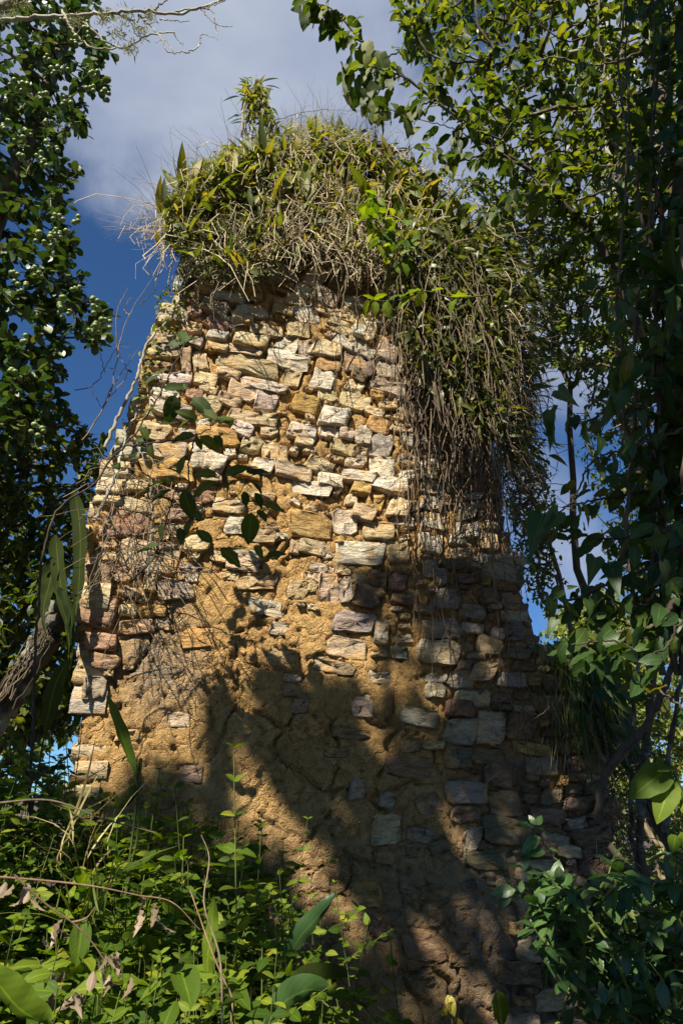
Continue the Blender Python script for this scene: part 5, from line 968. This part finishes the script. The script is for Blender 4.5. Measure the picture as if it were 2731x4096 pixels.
# twisted woody stem rising from behind the lower right edge
t = thing('twisted_stem', W(2400, 3400, 3.9), 'twisted woody stem rising beside the lower right end of the wall', 'vine')
for l, r in (([(2390, 3300), (2400, 3190), (2420, 3100), (2480, 3010), (2560, 2930), (2620, 2830), (2680, 2680), (2760, 2440)], .021), ([(2400, 3220), (2410, 3130), (2470, 3050), (2560, 2950), (2600, 2880), (2640, 2760)], .013), ([(2420, 3070), (2390, 3000), (2360, 2900), (2370, 2780)], .008), ([(2430, 3060), (2420, 2960), (2390, 2880)], .008)): link('stem', limb('stem', trace(l, 3.9), r, r*.7, 40, 9, .004), M['darkvine'], t)
# trunks in the thicket behind
for k, (l, r, lab) in enumerate((([(2560, 3300), (2580, 2950), (2620, 2600), (2660, 2300)], .04, 'slim dark trunk in the thicket behind the twisted stem'), ([(2520, 3200), (2540, 2800), (2560, 2600), (2600, 2380)], .025, 'thin dark sapling trunk right of the wall end'), ([(2660, 3300), (2690, 2900), (2740, 2600)], .03, 'dark trunk at the edge of the bright thicket'))):
    P = trace(l, 5.2+k*.4); P = np.r_[[P[0]*[1, 1, 0]], P]; t = thing('thin_trunk', P[0], lab, 'tree'); link('trunk', limb('trunk', P, r, r*.6, 30, 8, .01), M['bark'], t)
# tuft of narrow leaves drooping over the stepped right edge
t = thing('drooping_tuft', onwall([(2260, 2640)], -.1)[0], 'tuft of drooping narrow leaves and thin stems on the stepped right edge', 'plant')
n = 260; q = spoly([(2120, 2560), (2350, 2560), (2480, 2750), (2470, 3000), (2360, 2950), (2280, 2700)], n); b = onwall(q, rng.uniform(-.3, .25, n))
put_leaves(t, 'lance', M['arrow'], b, unit(rvec(n)*.6+np.array([.2, 0, -.8])), unit(SUN+rvec(n)*.8), rng.uniform(.10, .2, n), 80)
b = onwall(spoly([(2150, 2600), (2350, 2600), (2400, 2700), (2250, 2720)], 110), rng.uniform(-.1, .22, 110)); link('thin_stems', strands('thin_stems', hangline(b, rng.uniform(.3, .8, 110), .1, .2, 8, .08), np.full((110, 8), .0022), 3), M['greenstem'], t, kind='stuff')
n = 320; q = spoly([(2330, 2650), (2420, 2700), (2480, 3200), (2480, 3500), (2430, 3400), (2390, 2950)], n); b = onwall(q, rng.uniform(-.5, .1, n)); d = unit(rvec(n)+np.array([0, 0, -.3])); s = np.linspace(0, 1, 5)[None, :, None]
link('edge_tangle', strands('edge_tangle', b[:, None]+d[:, None]*s*rng.uniform(.15, .5, n)[:, None, None]+rng.normal(size=(n, 5, 3))*.015, rng.uniform(.0015, .004, n)[:, None], 3), M['darkvine'], kind='stuff', label='dark tangle of stems along the lower right end of the wall', cat='twigs')
# yellow-green leafy sprig crossing the vines
t = thing('leafy_sprig', W(1900, 1170, 3.6), 'bright yellow green leafy sprig reaching over the vines below the wall top', 'branch'); l = [(1960, 1180), (1800, 1190), (1700, 1165), (1620, 1195), (1560, 1205), (1480, 1205), (1450, 1220)]
link('stem', limb('stem', trace(l, 3.55), .006, .003, 40, 6), M['greenstem'], t); AG = np.array([(1480, 1205, 1450, 1250), (1490, 1203, 1520, 1180), (1500, 1205, 1470, 1185), (1540, 1205, 1545, 1245), (1560, 1200, 1590, 1180), (1580, 1200, 1545, 1195), (1600, 1195, 1640, 1150), (1600, 1195, 1625, 1185), (1640, 1190, 1610, 1210), (1660, 1180, 1690, 1195), (1700, 1165, 1680, 1200), (1720, 1170, 1750, 1150), (1500, 1205, 1500, 1240), (1750, 1180, 1760, 1210), (1800, 1190, 1840, 1170), (1820, 1190, 1800, 1220)])
a = W(AG[:, 0], AG[:, 1], 3.55); b = W(AG[:, 2], AG[:, 3], 3.55); put_leaves(t, 'ovalhi', M['bush'], a, unit(b-a), unit(np.array([0, -.4, .8])+rvec(len(a))*.5), np.linalg.norm(b-a, axis=1)*1.5, 40)
t = thing('leafy_sprig', W(1560, 900, 3.7), 'yellow green leaves poking out of the thicket below the slanting branch', 'branch'); q = spoly([(1440, 760), (1600, 800), (1700, 950), (1620, 1080), (1480, 1000), (1450, 880)], 70)
link('stem', limb('stem', trace([(1750, 1050), (1620, 960), (1520, 900), (1470, 820)], 3.7), .006, .003, 30, 6), M['greenstem'], t); put_leaves(t, 'ovalhi', M['bush'], W(q[:, 0], q[:, 1], rng.uniform(3.6, 3.85, 70)), unit(rvec(70)*.8+np.array([-.2, 0, -.4])), unit(np.array([0, -.3, .8])+rvec(70)*.5), rng.uniform(.08, .13, 70), 80)

# glossy bush at the lower right
RB = [(2040, 3600), (2100, 3520), (2250, 3500), (2330, 3640), (2420, 3430), (2520, 3420), (2580, 3560), (2800, 3300), (2800, 4200), (2400, 4200), (2260, 3950), (2170, 3760)]
shrub('glossy_bush', (1.9, 2.9, 0), RB, 270, (2.4, 3.5), 'oval', 'glossy', .07, 6, 'glossy leaved bush in front of the lower right corner of the wall', 'bush', 300, .03, 'greenstem', None, .12, .002, .12, .0, 1.0, 1.2)
t = thing('glossy_bush', (1.3, 2.7, 0), 'glossy leaved branch reaching out over the shaded lower right stones', 'bush')
for l, r in (([(2560, 4200), (2450, 3800), (2300, 3600), (2150, 3480), (2050, 3460)], .006), ([(2450, 3800), (2350, 3760), (2250, 3800), (2170, 3790)], .004), ([(2300, 3600), (2250, 3480), (2170, 3370), (2120, 3300)], .004), ([(2180, 4200), (2270, 3980), (2290, 3820)], .005)): link('stem', limb('stem', trace(l, 2.7), r, r*.5, 40, 6, .003), M['greenstem'], t)
AG = np.array([(2135, 3310, 2090, 3290), (2140, 3300, 2125, 3275), (2145, 3300, 2160, 3275), (2150, 3310, 2180, 3330), (2160, 3350, 2110, 3375), (2180, 3410, 2125, 3410), (2195, 3395, 2230, 3400), (2240, 3420, 2270, 3430), (2070, 3470, 2045, 3455), (2090, 3480, 2100, 3440), (2100, 3490, 2140, 3480), (2060, 3560, 2000, 3565), (2040, 3570, 2010, 3610), (2050, 3550, 2035, 3520), (2080, 3570, 2085, 3540), (2070, 3575, 2090, 3600), (2130, 3510, 2150, 3490), (2160, 3520, 2190, 3530), (2190, 3660, 2140, 3680), (2200, 3770, 2145, 3780), (2200, 3770, 2210, 3740), (2210, 3780, 2240, 3790), (2250, 3800, 2280, 3830), (2440, 3640, 2420, 3600), (2450, 3640, 2500, 3620), (2240, 3500, 2200, 3490), (2220, 3560, 2260, 3600)])
a = W(AG[:, 0], AG[:, 1], 2.65); b = W(AG[:, 2], AG[:, 3], 2.65); put_leaves(t, 'ovalhi', M['glossy'], a, unit(b-a), unit(np.array([0, -.6, .8])+rvec(len(a))*.5), np.linalg.norm(b-a, axis=1)*1.6, 40)
t = thing('fallen_branch', W(2420, 3380, 3.3), 'grey broken branch leaning down behind the glossy bush', 'branch'); link('stem', limb('stem', trace([(2430, 3380), (2520, 3480), (2620, 3560), (2760, 3640)], 3.2), .018, .013, 24, 8), M['vine'], t)
t = thing('big_leaf_plant', (1.55, 2.2, 0), 'plant with large yellow green leaves hanging at the right edge', 'plant'); link('stem', limb('stem', [(1.55, 2.2, 0), W(2790, 3400, 2.2), W(2720, 3150, 2.2), W(2690, 3080, 2.2)], .01, .005, 24, 6), M['greenstem'], t)
AG = np.array([(2680, 3070, 2535, 3160, .2), (2690, 3110, 2620, 3290, .19), (2690, 3080, 2640, 3060, .1), (2720, 3200, 2790, 3260, .16), (2700, 3340, 2690, 3400, .1), (2720, 3330, 2760, 3380, .12)]); a = W(AG[:, 0], AG[:, 1], 2.2); b = W(AG[:, 2], AG[:, 3], 2.15); put_leaves(t, 'ovalhi', M['yellowleaf'] if False else M['bush'], a, unit(b-a), unit(np.array([-.3, -.8, .5])+rvec(6)*.3), AG[:, 4]*.75, 10)
# weeds at the wall foot
for (x, y, lab, mt) in ((1985, 3960, 'single pale leaf with dark spots hanging before the dappled wall foot', 'bush'), (1800, 4030, 'yellowing small leaves at the bottom of the wall', 'yellowleaf')):
    P = W(x, y, 3.0); t = thing('small_weed', P*[1, 1, 0], lab, 'weed'); link('stem', limb('stem', [P*[1, 1, 0], P*[1, 1, .5]+[.03, 0, 0], P], .003, .002, 14, 5), M['vine'], t)
    k = 1 if mt == 'bush' else 7; put_leaves(t, 'ovalhi', M[mt], np.repeat(P[None], k, 0)+rvec(k)*(.04 if k > 1 else 0), unit(np.array([.3, 0, -1.])+rvec(k)*(.15 if k == 1 else 1.0)), unit(np.array([0, -1, .2])+rvec(k)*.3), [.12]*k if k == 1 else rng.uniform(.04, .07, k), 10)
# spider web sagging between two stones near the top left
t = thing('spider_web', onwall([(920, 1310)], .03)[0], 'thin grey spider web stretched between stones under the mossy corner', 'web')
wa = [(850, 1250), (880, 1275), (930, 1290), (965, 1285)]; wb = [(918, 1335), (930, 1330), (950, 1320), (975, 1318)]
for k in range(16):
    f = k/15; a = np.array(wa)*(1-f)+np.array(wb)*f; u, z = wall_uz(a[:, 0], a[:, 1]); link('thread', limb('thread', wall_P(u, z, .06-.03*math.sin(f*3.1)), .0007, .0007, 14, 3), M['web'], t)

# ------------------------------------------------------------------ background trees to close the view
for k, (base, poly, Y, mat, lab) in enumerate([
    ((11, 21, 0), [(2350, 2480), (2900, 2400), (2950, 3600), (2450, 3500), (2420, 2900)], (19, 24), 'farbright', 'sunlit yellow green thicket glowing behind the right end of the wall'),
    ((8.0, 19, 0), [(2180, 2450), (2450, 2350), (2600, 2700), (2500, 3300), (2300, 2700)], (18, 20), 'farbright', 'sunlit tree close behind the stepped right edge'),
    ((17, 28, 0), [(2450, 1900), (3100, 1500), (3300, 3300), (2500, 3400)], (25, 30), 'far', 'far tree rising behind the bright thicket')]):
    shrub('background_tree', base, poly, 800, Y, 'ovallo', mat, .17, 22, lab, 'tree', 0, .10, 'vine', None, .5, .006, .9, .2, 1, .8)

for base, poly, Y, lab in (((8.5, 9, 0), [(2950, 1300), (3700, 1200), (3800, 3600), (2950, 3600)], (8, 11), 'dark leafy tree standing to the right of the vine wrapped trunk'), ((13, 15, 0), [(2900, 1700), (3900, 1500), (3900, 3500), (2900, 3500)], (14, 18), 'far leafy tree closing the gap right of the vine wrapped trunk'),
                               ((-8.5, 10, 0), [(-1300, 1300), (-350, 1200), (-350, 3400), (-1300, 3400)], (8, 12), 'dark leafy tree standing to the left of the berry tree')):
    shrub('background_tree', base, poly, 420, Y, 'ovallo', 'far', .2, 12, lab, 'tree', 0, .12, 'bark', None, .5, .006, .7, .2, 1, .8)
# ------------------------------------------------------------------ trees behind the viewer whose crowns dapple the wall
LITP = [[(-900, -400), (2150, -400), (2200, 2180), (1950, 2230), (1650, 2230), (1440, 2290), (1420, 2480), (1440, 2720), (1310, 2770), (1190, 2720), (1060, 2680), (970, 2770), (850, 2830), (815, 2920), (795, 3080), (600, 3120), (100, 3300), (-900, 3300)],
        [(940, 3110), (1010, 3040), (1090, 3170), (1160, 3240), (1190, 3330), (1080, 3390), (960, 3340), (930, 3200)], [(1200, 3400), (1290, 3370), (1345, 3500), (1400, 3590), (1390, 3710), (1250, 3660), (1190, 3500)]]
DAP = [(1500, 2570, 45, 80), (1600, 2700, 34, 60), (1660, 2620, 34, 120), (1480, 2800, 45, 80), (1530, 2965, 28, 40), (1578, 2985, 28, 40), (1725, 2910, 28, 40), (1738, 2970, 26, 40), (1498, 2960, 24, 36), (1420, 3720, 80, 60), (1350, 3640, 60, 60), (1757, 3258, 30, 36), (1838, 3258, 32, 38), (1845, 3345, 36, 60), (1861, 3673, 40, 50), (1975, 3664, 26, 46), (1931, 3647, 24, 40), (1792, 3838, 30, 55), (1853, 3934, 48, 55), (1922, 3882, 32, 55), (2001, 3882, 26, 46), (1922, 3978, 36, 50), (2079, 4013, 32, 46), (1966, 4039, 48, 36), (1713, 3952, 48, 55), (2027, 3655, 24, 55), (1800, 2640, 30, 60), (1960, 2690, 26, 70), (1820, 2560, 30, 40), (1640, 3990, 40, 40)]
n = 23000; u = rng.uniform(-5.0, 5.5, n); z = rng.uniform(-4.2, 5.2, n); P = wall_P(u, z); px, py, dep = proj(P)
lit = np.zeros(n, bool)
for k_, poly in enumerate(LITP):
    poly = np.array(poly, float)
    if k_: poly = poly.mean(0)+(poly-poly.mean(0))*1.3
    lit |= pip(poly, px, py)
for (x, y, a, b) in DAP: lit |= ((px-x)/(a*1.4))**2+((py-y)/(b*1.4))**2 < 1
low = (z < .35) & ~((px > 1150) & (py < 4150)); nz_ = fbm(u+20, z+20, 2.6, 3, 91)
lit |= low & (u < 1.1) & (nz_ > .35); lit |= low & (u >= 1.1) & (nz_ > .54)
keep = ~lit; P = P[keep]; m_ = len(P); tt = rng.uniform(8.5, 12.5, m_); Q = P+SUN*tt[:, None]
okv = (Q[:, 1] < .3) & (Q[:, 2] > 2.2); Q = Q[okv]
for k, (bx, by, lab) in enumerate(((-4.2, -3.2, 'broad crowned tree behind the viewpoint shading the wall foot'), (.6, -4.0, 'spreading tree behind the viewpoint shading the right of the wall'))):
    own = (Q[:, 0] < -1.5) if k == 0 else (Q[:, 0] >= -1.5); q = Q[own]
    if len(q) < 50: continue
    t = thing('shade_tree', (bx, by, 0), lab, 'tree'); c = q.mean(0); tr = spline([(bx, by, 0), (bx*.95, by, 2.5), (c[0]*.5+bx*.5, by*.8+c[1]*.2, c[2]*.7), c], 20); link('trunk', strands('trunk', tr[None], np.linspace(.2, .07, 20)[None], 10), M['bark'], t)
    A, B, ra, rb, tips, td = grow(tr, q[rng.choice(len(q), 160, False)], .5, .08, .02, .005, .42, .06); link('branches', edgetubes('branches', A, B, ra, rb, 5), M['bark'], t, kind='stuff')
    od = unit(rvec(len(q))); link('foliage', leafmesh('foliage', 'oval', q-od*.1, od, unit(SUN+rvec(len(q))*.45), rng.uniform(.15, .22, len(q))), M['canopy'], t, kind='stuff')
print('stones', len(stones), 'traced', n_traced, 'objects', len(bpy.data.objects), 'tris', sum(2*len(m.polygons) for m in bpy.data.meshes))
